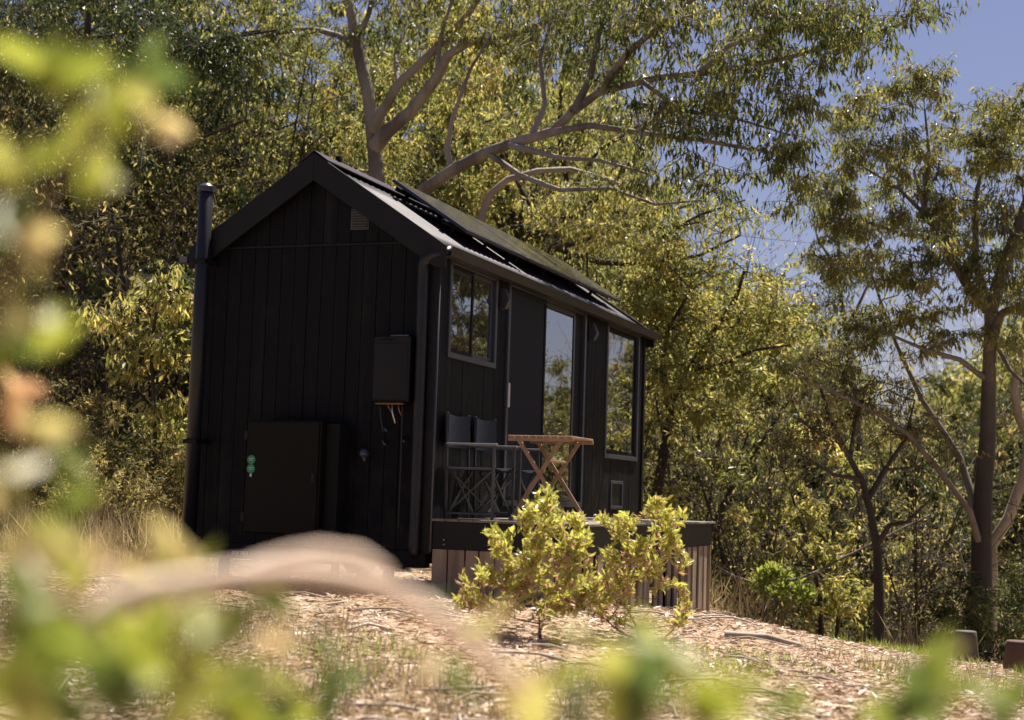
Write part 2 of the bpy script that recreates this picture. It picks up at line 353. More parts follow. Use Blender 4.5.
def wood_black():
    M, nt, b = newmat('charred_black_boards')
    tc = nt.nodes.new('ShaderNodeTexCoord'); mp = nt.nodes.new('ShaderNodeMapping'); mp.inputs['Scale'].default_value = (1, 1, .06)
    nt.links.new(tc.outputs['Object'], mp.inputs[0])
    n = nt.nodes.new('ShaderNodeTexNoise'); n.inputs['Scale'].default_value = 55; n.inputs['Detail'].default_value = 7; n.inputs['Roughness'].default_value = .7; nt.links.new(mp.outputs[0], n.inputs['Vector'])
    n2 = nt.nodes.new('ShaderNodeTexNoise'); n2.inputs['Scale'].default_value = 5; n2.inputs['Detail'].default_value = 3; nt.links.new(mp.outputs[0], n2.inputs['Vector'])
    a = nt.nodes.new('ShaderNodeMath'); a.operation = 'MULTIPLY'; nt.links.new(n.outputs[0], a.inputs[0]); nt.links.new(n2.outputs[0], a.inputs[1])
    ge = nt.nodes.new('ShaderNodeNewGeometry'); gm = nt.nodes.new('ShaderNodeMath'); gm.operation = 'MULTIPLY_ADD'; nt.links.new(ge.outputs['Random Per Island'], gm.inputs[0]); gm.inputs[1].default_value = .12; nt.links.new(a.outputs[0], gm.inputs[2]); a = gm
    r = ramp(nt, [(.2, (.0015, .002, .003)), (.36, (.0032, .0038, .006)), (.58, (.019, .018, .019))]); nt.links.new(a.outputs[0], r.inputs[0]); dn = nt.nodes.new('ShaderNodeTexNoise'); dn.inputs['Scale'].default_value = 3.5; dn.inputs['Detail'].default_value = 8; dn.inputs['Roughness'].default_value = .7; nt.links.new(tc.outputs['Object'], dn.inputs['Vector'])
    sz = nt.nodes.new('ShaderNodeSeparateXYZ'); nt.links.new(tc.outputs['Object'], sz.inputs[0])
    zr = nt.nodes.new('ShaderNodeMapRange'); zr.inputs[1].default_value = 1.5; zr.inputs[2].default_value = .35; zr.inputs[3].default_value = -.06; zr.inputs[4].default_value = .14; nt.links.new(sz.outputs[2], zr.inputs[0])
    da = nt.nodes.new('ShaderNodeMath'); da.operation = 'ADD'; nt.links.new(dn.outputs[0], da.inputs[0]); nt.links.new(zr.outputs[0], da.inputs[1])
    dr = ramp(nt, [(.52, (0, 0, 0)), (.80, (.45, .45, .45))]); nt.links.new(da.outputs[0], dr.inputs[0])
    dm = nt.nodes.new('ShaderNodeMix'); dm.data_type = 'RGBA'; nt.links.new(dr.outputs[0], dm.inputs[0]); nt.links.new(r.outputs[0], dm.inputs[6]); dm.inputs[7].default_value = (.035, .030, .026, 1)
    nt.links.new(dm.outputs[2], b.inputs['Base Color'])
    b.inputs['Roughness'].default_value = .6; b.inputs['Specular IOR Level'].default_value = .16
    bp = nt.nodes.new('ShaderNodeBump'); bp.inputs['Strength'].default_value = .9; bp.inputs['Distance'].default_value = .012; nt.links.new(n.outputs[0], bp.inputs['Height']); nt.links.new(bp.outputs[0], b.inputs['Normal'])
    return M
M_BOARD = wood_black()
M_CHAIR = mat('grey_chair_frame', (.045, .047, .055), (.035, .037, .045), rough=.35, scale=5)
M_ARM = mat('grey_armrest', (.17, .165, .165), (.13, .13, .13), rough=.35)
M_METAL = mat('black_coated_steel', (.010, .010, .013), (.014, .014, .017), rough=.38, scale=3, rvar=.06)
M_ROOF = mat('black_corrugated_steel_sheen_tint', (.026, .020, .034), (.036, .029, .045), spec=.12, rough=.5, scale=2, rvar=.06)  # purple sheen of the roof is tinted into the black steel's base colour
M_TRIM = mat('charcoal_trim', (.0075, .008, .0095), (.011, .0115, .013), spec=.2, rough=.5, scale=4)
M_FRAME = mat('charcoal_aluminium', (.036, .040, .055), (.045, .049, .064), rough=.35, scale=3)
M_GUT = mat('brown_black_gutter', (.016, .013, .012), (.024, .02, .018), rough=.5, spec=.3, scale=6)
M_PIPE = mat('charcoal_pipe', (.010, .011, .016), (.014, .015, .020), spec=.3, rough=.4, scale=6)
M_DARK = mat('chassis_black', (.005, .005, .006), (.008, .008, .009), spec=.15, rough=.6)
M_BOXM = mat('olive_black_panel', (.0045, .0043, .0032), (.006, .0056, .0044), spec=.12, rough=.5, scale=2)
M_GREY = mat('heater_grey_black', (.0075, .008, .0095), (.010, .0105, .012), spec=.2, rough=.45, scale=3)
M_COPPER = mat('copper_pipe', (.20, .10, .06), (.12, .06, .04), rough=.4, metal=.7)
M_WHITE = mat('white_plate', (.55, .55, .56), (.5, .5, .5), rough=.4)
M_CHROME = mat('brushed_steel', (.45, .45, .46), (.35, .35, .36), rough=.3, metal=.9)
M_GREEN = mat('green_sticker', (.015, .24, .11), (.015, .20, .09), rough=.5)
M_PANEL = mat('solar_glass', (.03, .028, .035), (.05, .045, .05), rough=.16, scale=3, spec=.9)
def glassmat():
    M, nt, b = newmat('window_glass'); b.inputs['Base Color'].default_value = (.012, .013, .016, 1); b.inputs['Roughness'].default_value = .015; b.inputs['IOR'].default_value = 5.0
    n = nt.nodes.new('ShaderNodeTexNoise'); n.inputs['Scale'].default_value = 1.6; bp = nt.nodes.new('ShaderNodeBump'); bp.inputs['Strength'].default_value = .06; bp.inputs['Distance'].default_value = .01
    tc = nt.nodes.new('ShaderNodeTexCoord'); nt.links.new(tc.outputs['Object'], n.inputs['Vector']); nt.links.new(n.outputs[0], bp.inputs['Height']); nt.links.new(bp.outputs[0], b.inputs['Normal']); return M
M_GLASS = glassmat()
M_SCREEN = mat('insect_screen', (.010, .0115, .018), (.013, .0145, .021), spec=.2, rough=.75, scale=60)
M_TIMBER = mat('oiled_timber', (.34, .22, .13), (.22, .135, .08), rough=.5, scale=9, stretch=(1, 1, 1), bump=.15, bscale=40)
M_SLAT = mat('weathered_batten', (.38, .29, .21), (.17, .125, .09), rough=.85, scale=7, stretch=(1, 1, .12), bump=.5, bscale=40)
M_DECK = mat('grey_deck_board', (.20, .17, .14), (.13, .11, .09), rough=.75, scale=8, stretch=(1, .15, 1), bump=.3)
M_CANVAS = mat('navy_grey_canvas', (.016, .020, .032), (.022, .026, .038), rough=.9, spec=.08, scale=90, bump=.2)
M_CHAIR = mat('grey_chair_frame', (.045, .047, .055), (.035, .037, .045), rough=.35, scale=5)

cabin = empty('tiny_cabin', CAB0 + Vector((0, 0, BZ)), -YAW, 'black board clad tiny cabin on a trailer with a gabled corrugated roof', 'cabin')
ZB, ZJ, ZR0 = ZC - .50, ZC + 2.20, ZC + 3.032       # wall bottom, gable joint, ridge
PIT = .665                                          # roof rise per run
def zroof(x): return ZR0 - .06 - PIT * abs(x - W / 2)
# --- wall: boards with real gaps, openings left out
OPEN = [(.227, 1.408, ZC + 1.21, ZC + 2.105), (1.695, 4.195, ZC - .10, ZC + 2.115), (5.045, 6.45, ZC + .48, ZC + 2.11), (5.35, 5.86, ZC - .12, ZC + .22)]
bm = bmesh.new(); T = .03; r = random.Random(3)
def cols(a, b, w_):
    n = max(1, round((b - a) / w_)); return [(a + (b - a) * i / n, a + (b - a) * (i + 1) / n) for i in range(n)]
for a, b in cols(0, W, .137):                       # gable end, below and above the joint strip
    e = r.uniform(0, .004); box_bm(bm, a + .003, b - .003, -T - e, -.001, ZB, ZJ - .012)
    za, zb = zroof(a) - .02, zroof(b) - .02
    if W / 2 > a and W / 2 < b: poly = [(a + .003, ZJ + .012), (b - .003, ZJ + .012), (b - .003, zb), (W / 2, zroof(W / 2) - .02), (a + .003, za)]
    else: poly = [(a + .003, ZJ + .012), (b - .003, ZJ + .012), (b - .003, zb), (a + .003, za)]
    if min(za, zb) > ZJ + .03: prism_bm(bm, poly, 'y', -T - e, -.001)
brk = sorted({0, LEN, *[v for o in OPEN for v in o[:2]]})
for i in range(len(brk) - 1):
    for a, b in cols(brk[i], brk[i + 1], .137):
        mid = (a + b) / 2; ops_ = sorted([(o[2], o[3]) for o in OPEN if o[0] < mid < o[1]]); z = ZB; e = r.uniform(0, .004)
        for o0, o1 in ops_ + [(zroof(W) - .01, 99)]:
            if o0 - z > .02: box_bm(bm, W + .001, W + T + e, a + .003, b - .003, z, o0)
            z = o1
for a, b in cols(0, LEN, .137): box_bm(bm, -T, -.001, a + .003, b - .003, ZB, zroof(0) - .01)
for a, b in cols(0, W, .137): box_bm(bm, a + .003, b - .003, LEN + .001, LEN + T, ZB, min(zroof(a), zroof(b)) - .02)
fin('wall', bm, M_BOARD, cabin)
# inner shell (dark lining seen through board gaps)
bm = bmesh.new(); prism_bm(bm, [(.004, ZB + .01), (W - .004, ZB + .01), (W - .004, zroof(W) - .03), (W / 2, zroof(W / 2) - .04), (.004, zroof(0) - .03)], 'y', .004, LEN - .004)
fin('lining', bm, M_DARK, cabin)
boxes('joint_strip', [(-.035, W + .035, -T - .018, -T - .006, ZJ - .010, ZJ + .010)], M_GREY, cabin)
boxes('corner_trim', [(W - .03, W + .052, -T - .016, -T + .012, ZB - .02, ZJ - .06)], M_TRIM, cabin)
boxes('corner_trim', [(W + .004, W + .05, LEN - .02, LEN + .05, ZB - .02, ZJ - .10)], M_TRIM, cabin)
boxes('corner_trim', [(-.052, .03, -T - .016, -T + .012, ZB - .02, ZJ - .02)], M_TRIM, cabin)
# --- roof: corrugated sheets
def roof_side(sgn):
    y0, y1 = -.11, LEN + .04; run = W / 2 + .13; n = int((y1 - y0) / .012); ys = np.linspace(y0, y1, n); h = .010 * np.clip(1.4 * np.sin(ys * 2 * np.pi / .127), -1, 1)
    ss = np.linspace(.0, run, 5); nx_, nz_ = PIT / math.hypot(1, PIT), 1 / math.hypot(1, PIT); V = []
    for s_ in ss: V.append(np.stack([W / 2 + sgn * (s_ + h * nx_), ys, ZR0 - .048 - PIT * s_ + h * nz_], 1))
    V = np.concatenate(V); i = np.arange(len(ss) - 1)[:, None] * n + np.arange(n - 1)[None]; Fc = np.stack([i, i + 1, i + n + 1, i + n], -1).reshape(-1, 4)
    me = npmesh('roof', V, Fc, smooth=True); o = link('roof', me, M_ROOF, cabin)
    md = o.modifiers.new('t', 'SOLIDIFY'); md.thickness = .004
    bm = bmesh.new(); x0, x1 = W / 2, W / 2 + sgn * run
    prism_bm(bm, [(x0, ZR0 - .06), (x1 - sgn * .02, ZR0 - .06 - PIT * (run - .02)), (x1 - sgn * .02, ZR0 - .12 - PIT * (run - .02)), (x0, ZR0 - .12)], 'y', y0 + .03, y1 - .02)
    fin('soffit', bm, M_TRIM, cabin)
roof_side(1); roof_side(-1)
for sgn in (1, -1):                                  # barge boards at the near and far gable
    for y0, y1 in ((-.145, -.112), (LEN + .042, LEN + .065)):
        bm = bmesh.new(); run = W / 2 + (.15 if sgn > 0 else .09); d = .22
        prism_bm(bm, [(W / 2, ZR0), (W / 2 + sgn * run, ZR0 - PIT * run), (W / 2 + sgn * run, ZR0 - PIT * run - .19), (W / 2 + sgn * (run - .10), ZR0 - PIT * run - .19), (W / 2, ZR0 - d - .03)][::sgn], 'y', y0, y1)
        fin('barge_board', bm, M_TRIM, cabin, .003, 1)
bm = bmesh.new(); prism_bm(bm, [(W / 2 - .14, ZR0 - .085), (W / 2, ZR0 + .012), (W / 2 + .14, ZR0 - .085), (W / 2 + .14, ZR0 - .075), (W / 2, ZR0 + .024), (W / 2 - .14, ZR0 - .075)], 'y', -.15, LEN + .06)
fin('ridge_cap', bm, M_ROOF, cabin)
for sgn in (1, -1):                                  # gutters
    bm = bmesh.new(); xe = W / 2 + sgn * (W / 2 + .11); ze = ZR0 - PIT * (W / 2 + .12) - .03
    prof = [(0, 0), (0, -.085), (.085, -.085), (.105, -.01), (.113, -.01), (.113, -.004), (.098, -.004), (.080, -.079), (.006, -.079), (.006, 0)]
    prism_bm(bm, [(xe + sgn * u, ze + v) for u, v in prof], 'y', -.13, LEN + .06); fin('gutter', bm, M_GUT, cabin)
# --- solar panels on rails
def slope_pt(s_, up): nx_, nz_ = PIT / math.hypot(1, PIT), 1 / math.hypot(1, PIT); return (W / 2 + s_ * nz_ + up * nx_, ZR0 - .02 - s_ * nx_ + up * nz_)
for k in range(3):
    ya, yb = 1.15 + k * 1.74, 1.15 + k * 1.74 + 1.70; bm = bmesh.new()
    prism_bm(bm, [slope_pt(.13, .105), slope_pt(1.10, .105), slope_pt(1.10, .14), slope_pt(.13, .14)], 'y', ya, yb); f = fin('solar_panel', bm, M_FRAME, cabin, .003, 1)
    bm = bmesh.new(); prism_bm(bm, [slope_pt(.15, .1415), slope_pt(1.08, .1415), slope_pt(1.08, .144), slope_pt(.15, .144)], 'y', ya + .02, yb - .02); fin('glass_face', bm, M_PANEL, f)
for s_ in (.26, .86):
    bm = bmesh.new(); prism_bm(bm, [slope_pt(s_, .06), slope_pt(s_ + .04, .06), slope_pt(s_ + .04, .103), slope_pt(s_, .103)], 'y', 1.05, 6.45)
    for y in np.arange(1.3, 6.4, .9): prism_bm(bm, [slope_pt(s_, -.01), slope_pt(s_ + .03, -.01), slope_pt(s_ + .03, .059), slope_pt(s_, .059)], 'y', y, y + .04)
    fin('panel_rail', bm, M_DARK, cabin)
bm = bmesh.new(); box_bm(bm, W / 2 - .02, W / 2 + .03, .30, .36, ZR0 + .02, ZR0 + .07); fin('roof_clip', bm, M_DARK, cabin, .01)
# --- windows and door on the long side
def frame_yz(name, y0, y1, z0, z1, t, dep, m, parent, x=W + T, inset=.03):
    bl = [(x - inset, x + dep, y0, y0 + t, z0, z1), (x - inset, x + dep, y1 - t, y1, z0, z1), (x - inset, x + dep, y0 + t, y1 - t, z0, z0 + t), (x - inset, x + dep, y0 + t, y1 - t, z1 - t, z1)]
    return boxes(name, bl, m, parent, .004)
def pane(y0, y1, z0, z1, parent, x=W + .006, m=M_GLASS, name='pane'): return boxes(name, [(x, x + .008, y0, y1, z0, z1)], m, parent, 0)
y0, y1, z0, z1 = OPEN[0]
f = frame_yz('window', y0, y1, z0, z1, .05, .022, M_FRAME, cabin)
frame_yz('sash', y0 + .052, (y0 + y1) / 2 + .03, z0 + .052, z1 - .052, .035, -.004, M_DARK, f); frame_yz('sash', (y0 + y1) / 2 - .0, y1 - .052, z0 + .052, z1 - .052, .04, -.012, M_FRAME, f)
pane(y0 + .06, (y0 + y1) / 2 + .02, z0 + .06, z1 - .06, f, W + .008); pane((y0 + y1) / 2 + .03, y1 - .06, z0 + .06, z1 - .06, f, W + .003)
y0, y1, z0, z1 = OPEN[2]
f = frame_yz('window', y0, y1, z0, z1, .055, .022, M_FRAME, cabin); frame_yz('sash', y0 + .057, y1 - .057, z0 + .057, z1 - .057, .05, -.008, M_DARK, f); pane(y0 + .07, y1 - .07, z0 + .07, z1 - .07, f)
y0, y1, z0, z1 = OPEN[3]
f = frame_yz('hatch', y0, y1, z0, z1, .04, .018, M_FRAME, cabin); boxes('hatch_door', [(W + .005, W + .03, y0 + .042, y1 - .042, z0 + .042, z1 - .042)], M_TRIM, f)
y0, y1, z0, z1 = OPEN[1]
d_ = frame_yz('sliding_door', y0, y1, z0, z1, .055, .03, M_FRAME, cabin)
ym = 2.86
frame_yz('screen_frame', y0 + .058, ym, z0 + .058, z1 - .058, .05, .012, M_DARK, d_, inset=.015); boxes('screen', [(W + T - .004, W + T + .002, y0 + .10, ym - .045, z0 + .10, z1 - .10)], M_SCREEN, d_, 0)
frame_yz('door_sash', ym - .05, y1 - .30, z0 + .058, z1 - .058, .05, -.018, M_FRAME, d_, inset=.008); pane(ym - .01, y1 - .34, z0 + .10, z1 - .10, d_, W + .004)
boxes('door_stop', [(W + .003, W + .020, y1 - .30, y1 - .058, z0 + .058, z1 - .058)], M_DARK, d_)
boxes('door_handle', [(W + T + .032, W + T + .052, y0 + .005, y0 + .045, ZC + .86, ZC + 1.10)], M_WHITE, d_, .006)
for y in (1.54, 4.40):                               # wall lights
    bm = bmesh.new(); prism_bm(bm, [(W + T, ZC + 1.80), (W + T + .06, ZC + 1.80), (W + T + .10, ZC + 1.88), (W + T + .05, ZC + 2.0), (W + T, ZC + 2.0)], 'y', y - .045, y + .045); fin('wall_light', bm, M_FRAME, cabin, .006)
# --- downpipe, conduit, flue
bm = bmesh.new(); xe = W + .19
tube_bm(bm, [(W + .165, -.06, ZC + 2.12), (W + .13, -.09, ZC + 2.085), (W + .02, -.12, ZC + 2.075), (W - .06, -.125, ZC + 2.02), (W - .07, -.11, ZC + 1.85), (W - .07, -.10, ZC + 1.0), (W - .07, -.10, ZB - .02)], .048, 14); fin('downpipe', bm, M_PIPE, cabin)
bm = bmesh.new(); tube_bm(bm, [(W + .058, -.035, ZC + 2.10), (W + .058, -.035, ZB)], .011, 8); fin('conduit', bm, M_FRAME, cabin)
bm = bmesh.new(); tube_bm(bm, [(.10, -.20, ZB - .02), (.10, -.20, ZC + 2.69)], .066, 20); fl = fin('flue', bm, M_PIPE, cabin)
bm = bmesh.new(); bmesh.ops.create_cone(bm, cap_ends=True, segments=24, radius1=.082, radius2=.082, depth=.05, matrix=Matrix.Translation((.10, -.20, ZC + 2.725))); bmesh.ops.create_cone(bm, cap_ends=True, segments=24, radius1=.075, radius2=.04, depth=.03, matrix=Matrix.Translation((.10, -.20, ZC + 2.765))); fin('flue_cap', bm, M_FRAME, fl, 0)
for z in (ZC + 2.05, ZC + .4): boxes('flue_bracket', [(.03, .17, -.272, -.04, z - .02, z + .02)], M_DARK, fl)
# --- gable fittings
bm = bmesh.new()
gx0, gx1, gz0, gz1 = 1.52, 1.70, ZC + 2.33, ZC + 2.52
box_bm(bm, gx0, gx1, -T - .012, -T - .005, gz0, gz1)
for k in range(7): z = gz0 + .018 + k * .024; bar_bm(bm, (gx0 + .01, -T - .024, z), (gx1 - .01, -T - .024, z), .016, .005, (0, -.6, 1))
fin('vent_grille', bm, M_CHAIR, cabin)
h0 = cabin
hb = boxes('water_heater', [(1.86, 2.21, -.185, -T - .006, ZC + .78, ZC + 1.36)], M_GREY, cabin, .015)
boxes('exhaust_slot', [(1.93, 2.07, -.193, -.186, ZC + 1.315, ZC + 1.33)], M_DARK, hb); boxes('heater_lip', [(2.03, 2.20, -.20, -.186, ZC + 1.350, ZC + 1.363)], M_FRAME, hb)
for x, zz, mm in ((1.92, .52, M_PIPE), (1.99, .70, M_COPPER), (2.03, .60, M_CHROME), (2.09, .66, M_COPPER), (2.13, -.30, M_PIPE)):
    bm = bmesh.new(); tube_bm(bm, [(x, -.11, ZC + .78), (x + .005, -.11, ZC + (.78 + zz) / 2), (x + (.03 if zz > 0 else 0), -.10, ZC + zz)], .009, 8); fin('pipe', bm, mm, hb)
bm = bmesh.new(); box_bm(bm, 1.88, 2.15, -.14, -.08, ZC + .758, ZC + .778); fin('valve_row', bm, M_COPPER, hb, .008)
for x, z in ((1.95, .56), (1.94, .44), (2.12, .47)):
    bm = bmesh.new(); tube_bm(bm, [(x, -.05, ZC + z), (x, -.085, ZC + z), (x + .03, -.10, ZC + z - .03)], .012, 8); fin('pipe_clip', bm, M_FRAME, hb)
bm = bmesh.new(); tube_bm(bm, [(1.76, -.03, ZC + .33), (1.76, -.10, ZC + .33)], .042, 16); tube_bm(bm, [(1.76, -.10, ZC + .33), (1.79, -.12, ZC + .27)], .016, 8); fin('outdoor_tap', bm, M_FRAME, cabin)
cb = boxes('service_cabinet', [(.74, 1.47, -.34, -T - .006, ZC - .40, ZC + .60)], M_BOXM, cabin, .008)
boxes('cabinet_door', [(.75, 1.455, -.356, -.342, ZC - .39, ZC + .585)], M_BOXM, cb, .004)
boxes('cabinet_side', [(1.473, 1.60, -.25, -T - .006, ZC - .38, ZC + .58)], M_DARK, cb, .004)
boxes('latch', [(1.40, 1.435, -.366, -.357, ZC + .06, ZC + .14)], M_GREY, cb, .004); boxes('hinge', [(.72, .752, -.362, -.30, ZC + .42, ZC + .50)], M_GREY, cb, .003); boxes('hinge', [(.72, .752, -.362, -.30, ZC - .30, ZC - .22)], M_GREY, cb, .003)
boxes('heater_cover', [(1.875, 2.195, -.192, -.187, ZC + .80, ZC + 1.29)], M_GREY, hb, .004)
for z in (.245, .165):
    bm = bmesh.new(); mtx = Matrix.Translation((.80, -.359, ZC + z)) @ Matrix.Rotation(math.pi / 2, 4, 'X'); bmesh.ops.create_cone(bm, cap_ends=True, segments=24, radius1=.040, radius2=.040, depth=.004, matrix=mtx)
    st = fin('round_sticker', bm, M_GREEN, cb)
    boxes('sticker_text', [(.776 + dx, .776 + dx + w_, -.3632, -.3622, ZC + z + dz, ZC + z + dz + .006) for dx, w_, dz in ((.004, .012, .006), (.020, .008, .006), (.032, .014, .006), (.008, .010, -.008), (.024, .016, -.008))], M_WHITE, st, 0)
boxes('small_sticker', [(.79, .81, -.3595, -.357, ZC + .095, ZC + .122)], M_WHITE, cb, 0)
# --- chassis
ch = boxes('chassis', [(-.02, W + .02, -.06, .06, ZB - .145, ZB - .003), (.3, .42, .062, LEN, ZB - .145, ZB - .003), (W - .42, W - .3, .062, LEN, ZB - .145, ZB - .003), (.02, W - .02, LEN - .1, LEN, ZB - .14, ZB - .005)] , M_DARK, cabin, .004)
boxes('number_plate', [(.46, .66, -.0665, -.0615, ZB - .118, ZB - .062)], M_GREY, ch, 0)
bl = []
for i, c in enumerate('110101 101101'):
    if c != ' ': bl.append((.475 + i * .013, .475 + i * .013 + .009, -.0685, -.0672, ZB - .108 + (i % 3) * .004, ZB - .074))
boxes('plate_lettering', bl, M_WHITE, ch, 0)
for x in (.35, W - .35, 1.75):
    bm = bmesh.new(); box_bm(bm, x - .04, x + .04, -.02, .055, -.05, ZB - .15); box_bm(bm, x - .10, x + .10, -.08, .1, -.06, -.02); fin('jack_stand', bm, M_TRIM, cabin, .004, 1)
for y in (3.1, 3.95):
    for x in (.22, W - .22):
        bm = bmesh.new(); bmesh.ops.create_cone(bm, cap_ends=True, segments=32, radius1=.33, radius2=.33, depth=.2, matrix=Matrix.Translation((x, y, .30)) @ Matrix.Rotation(math.pi / 2, 4, 'Y')); wh = fin('wheel', bm, M_DARK, cabin, .02)
boxes('axle', [(.32, W - .32, y - .04, y + .04, .26, .34) for y in (3.1, 3.95)], M_DARK, cabin)
boxes('drawbar', [(1.62, 1.70, -.45, -.062, ZB - .13, ZB - .05)], M_DARK, cabin); bm = bmesh.new(); tube_bm(bm, [(1.74, -.50, -.0), (1.74, -.50, ZB + .08)], .035, 12); fin('jockey_post', bm, M_TRIM, cabin)

# ================================================================== DECK
ZD = ZC - .215
DX0, DX1, DY0, DY1 = W + .06, W + 1.45, -.02, 4.60
deck = empty('timber_deck', cabw(DX0, DY0, 0), -YAW, 'raised deck with dark fascia and weathered vertical battens along the cabin', 'deck')
def dk(b): x0, x1, y0, y1, z0, z1 = b; return (x0 - DX0, x1 - DX0, y0 - DY0, y1 - DY0, z0, z1)
n = 11; bw = (DX1 - DX0 + .04) / n
boxes('deck_boards', [dk((DX0 + i * bw + .003, DX0 + (i + 1) * bw - .003, DY0 - .03, DY1 + .04, ZD - .022, ZD)) for i in range(n)], M_DECK, deck, .003)
boxes('fascia', [dk((DX0, DX1 + .0, DY0, DY0 + .035, ZD - .26, ZD - .024)), dk((DX1 - .035, DX1, DY0 + .037, DY1 - .037, ZD - .26, ZD - .024)), dk((DX0, DX1, DY1 - .035, DY1, ZD - .26, ZD - .024))], M_TRIM, deck, .003)
for x, z in ((.12, .18), (.12, .22)):
    bm = bmesh.new(); tube_bm(bm, [(x, -.002, ZD - z), (x, -.012, ZD - z)], .009, 8); fin('bolt', bm, M_CHROME, deck)
bl = []; r = random.Random(5)
def gzl(X, Y): p = cabw(X, Y, 0); return gz(p.x, p.y) - BZ
def batt(X0, X1, Y0, Y1):
    g = gzl((X0 + X1) / 2, (Y0 + Y1) / 2) ; bl.append(dk((X0, X1, Y0, Y1, g - .06 + r.uniform(0, .03), ZD - .262)))
x = DX0 + .01
while x < DX1 - .06: wd = r.uniform(.11, .15); batt(x, min(x + wd, DX1 - .03), DY0 + .004, DY0 + .03); x += wd + r.uniform(.006, .016)
y = DY0 + .04
while y < DY1 - .08: wd = r.uniform(.12, .19); e = r.uniform(0, .012); batt(DX1 - .03 + e, DX1 - .006 + e, y, y + wd); y += wd + r.uniform(.07, .15)
x = DX0 + .05
while x < DX1 - .06: batt(x, x + .08, DY1 - .03, DY1 - .006); x += .14
boxes('batten_skirt', bl, M_SLAT, deck, .003)
for X in (DX0 + .1, DX1 - .14):
    for Y in (DY0 + .05, 1.5, 3.0, DY1 - .16): boxes('post', [dk((X, X + .09, Y, Y + .09, gzl(X, Y) - .1, ZD - .03))], M_TRIM, deck, .003)

# ================================================================== TABLE AND CHAIRS
def bars(name, L_, m, parent, bevel=.002, up=(0, 0, 1)):
    bm = bmesh.new()
    for p, q, w_, h_ in L_: bar_bm(bm, p, q, w_, h_, up)
    return fin(name, bm, m, parent, bevel, 1)
TX, TY = W + .61, .30                                # near left corner of the top
tb = empty('folding_table', cabw(TX, TY, ZD), -YAW, 'small folding table with slatted wooden top and crossed wooden legs on the deck', 'table')
TW, TD, TH = .60, .62, .745
boxes('tabletop', [(i * TW / 9 + .004, (i + 1) * TW / 9 - .008, 0, TD, TH - .018, TH) for i in range(9)] , M_TIMBER, tb, .003)
for y in (.012, TD - .034): boxes('top_rail', [(.0, TW, y, y + .022, TH - .050, TH - .020)], M_TIMBER, tb, .002)
for y in (.05, TD - .07):
    bars('leg', [((.09, y, TH - .04), (TW - .03, y, .0), .018, .036)], M_TIMBER, tb); bars('leg', [((TW - .13, y + .022, TH - .04), (.02, y + .022, .0), .018, .036)], M_TIMBER, tb)
boxes('stretcher', [(.055, .09, .06, TD - .05, .06, .085)], M_TIMBER, tb); boxes('stretcher', [(TW - .10, TW - .065, .06, TD - .05, .06, .085)], M_TIMBER, tb)
boxes('stretcher', [(TW - .26, TW - .225, .06, TD - .05, .52, .54)], M_TIMBER, tb)

def director_chair(Y0, label):
    c = empty('director_chair', cabw(W + .10, Y0, ZD), -YAW, label, 'chair', 'folding chairs on the deck')
    wd, dp, sh, ah, bh = .50, .45, .45, .64, .93      # wd along the wall (local y), dp away from it (local x)
    for y in (0, wd):
        bars('back_post', [((.02, y, 0), (.0, y, bh), .022, .022)], M_CHAIR, c, up=(0, 1, 0)); bars('front_leg', [((dp, y, 0), (dp, y, ah), .022, .022)], M_CHAIR, c, up=(0, 1, 0))
        bars('armrest', [((-.0, y, ah + .012), (dp + .03, y, ah + .012), .045, .020)], M_ARM, c, .005)
        bars('side_rail', [((.01, y, sh - .01), (dp, y, sh - .01), .022, .022)], M_CHAIR, c); bars('foot_rail', [((.01, y, .05), (dp, y, .05), .018, .018)], M_CHAIR, c)
    for x in (.05, dp - .04):
        bars('cross_brace', [((x, .01, .06), (x, wd - .01, sh - .03), .014, .024), ((x + .02, wd - .01, .06), (x + .02, .01, sh - .03), .014, .024)], M_CHAIR, c)
    bars('cross_brace', [((.04, .012, .06), (dp - .02, .012, sh - .03), .02, .012), ((.04, .03, sh - .03), (dp - .02, .03, .06), .02, .012)], M_CHAIR, c)
    V = []; n = 9
    for i in range(n):
        for j in range(5):
            u = i / (n - 1); v = j / 4; V.append((dp * v + .0, u * wd, sh + .006 - .022 * math.sin(math.pi * u)))
    F_ = [(i * 5 + j, i * 5 + j + 1, i * 5 + j + 6, i * 5 + j + 5) for i in range(n - 1) for j in range(4)]
    me = bpy.data.meshes.new('seat'); me.from_pydata(V, [], F_); o = link('seat', me, M_CANVAS, c); o.modifiers.new('t', 'SOLIDIFY').thickness = .005
    V = []
    for i in range(n):
        for j in range(5):
            u = i / (n - 1); v = j / 4; V.append((.012 - .03 * math.sin(math.pi * u), u * wd, .625 + v * (bh - .635) - (.012 * math.sin(math.pi * u) if j == 4 else 0)))
    me = bpy.data.meshes.new('backrest'); me.from_pydata(V, [], F_); o = link('backrest', me, M_CANVAS, c); o.modifiers.new('t', 'SOLIDIFY').thickness = .006
director_chair(.14, 'dark canvas folding chair nearest the cabin corner, back to the wall')
director_chair(.80, 'dark canvas folding chair beside the wooden table, back to the wall')

# ================================================================== KEY TREES
R1 = np.random.default_rng(11)
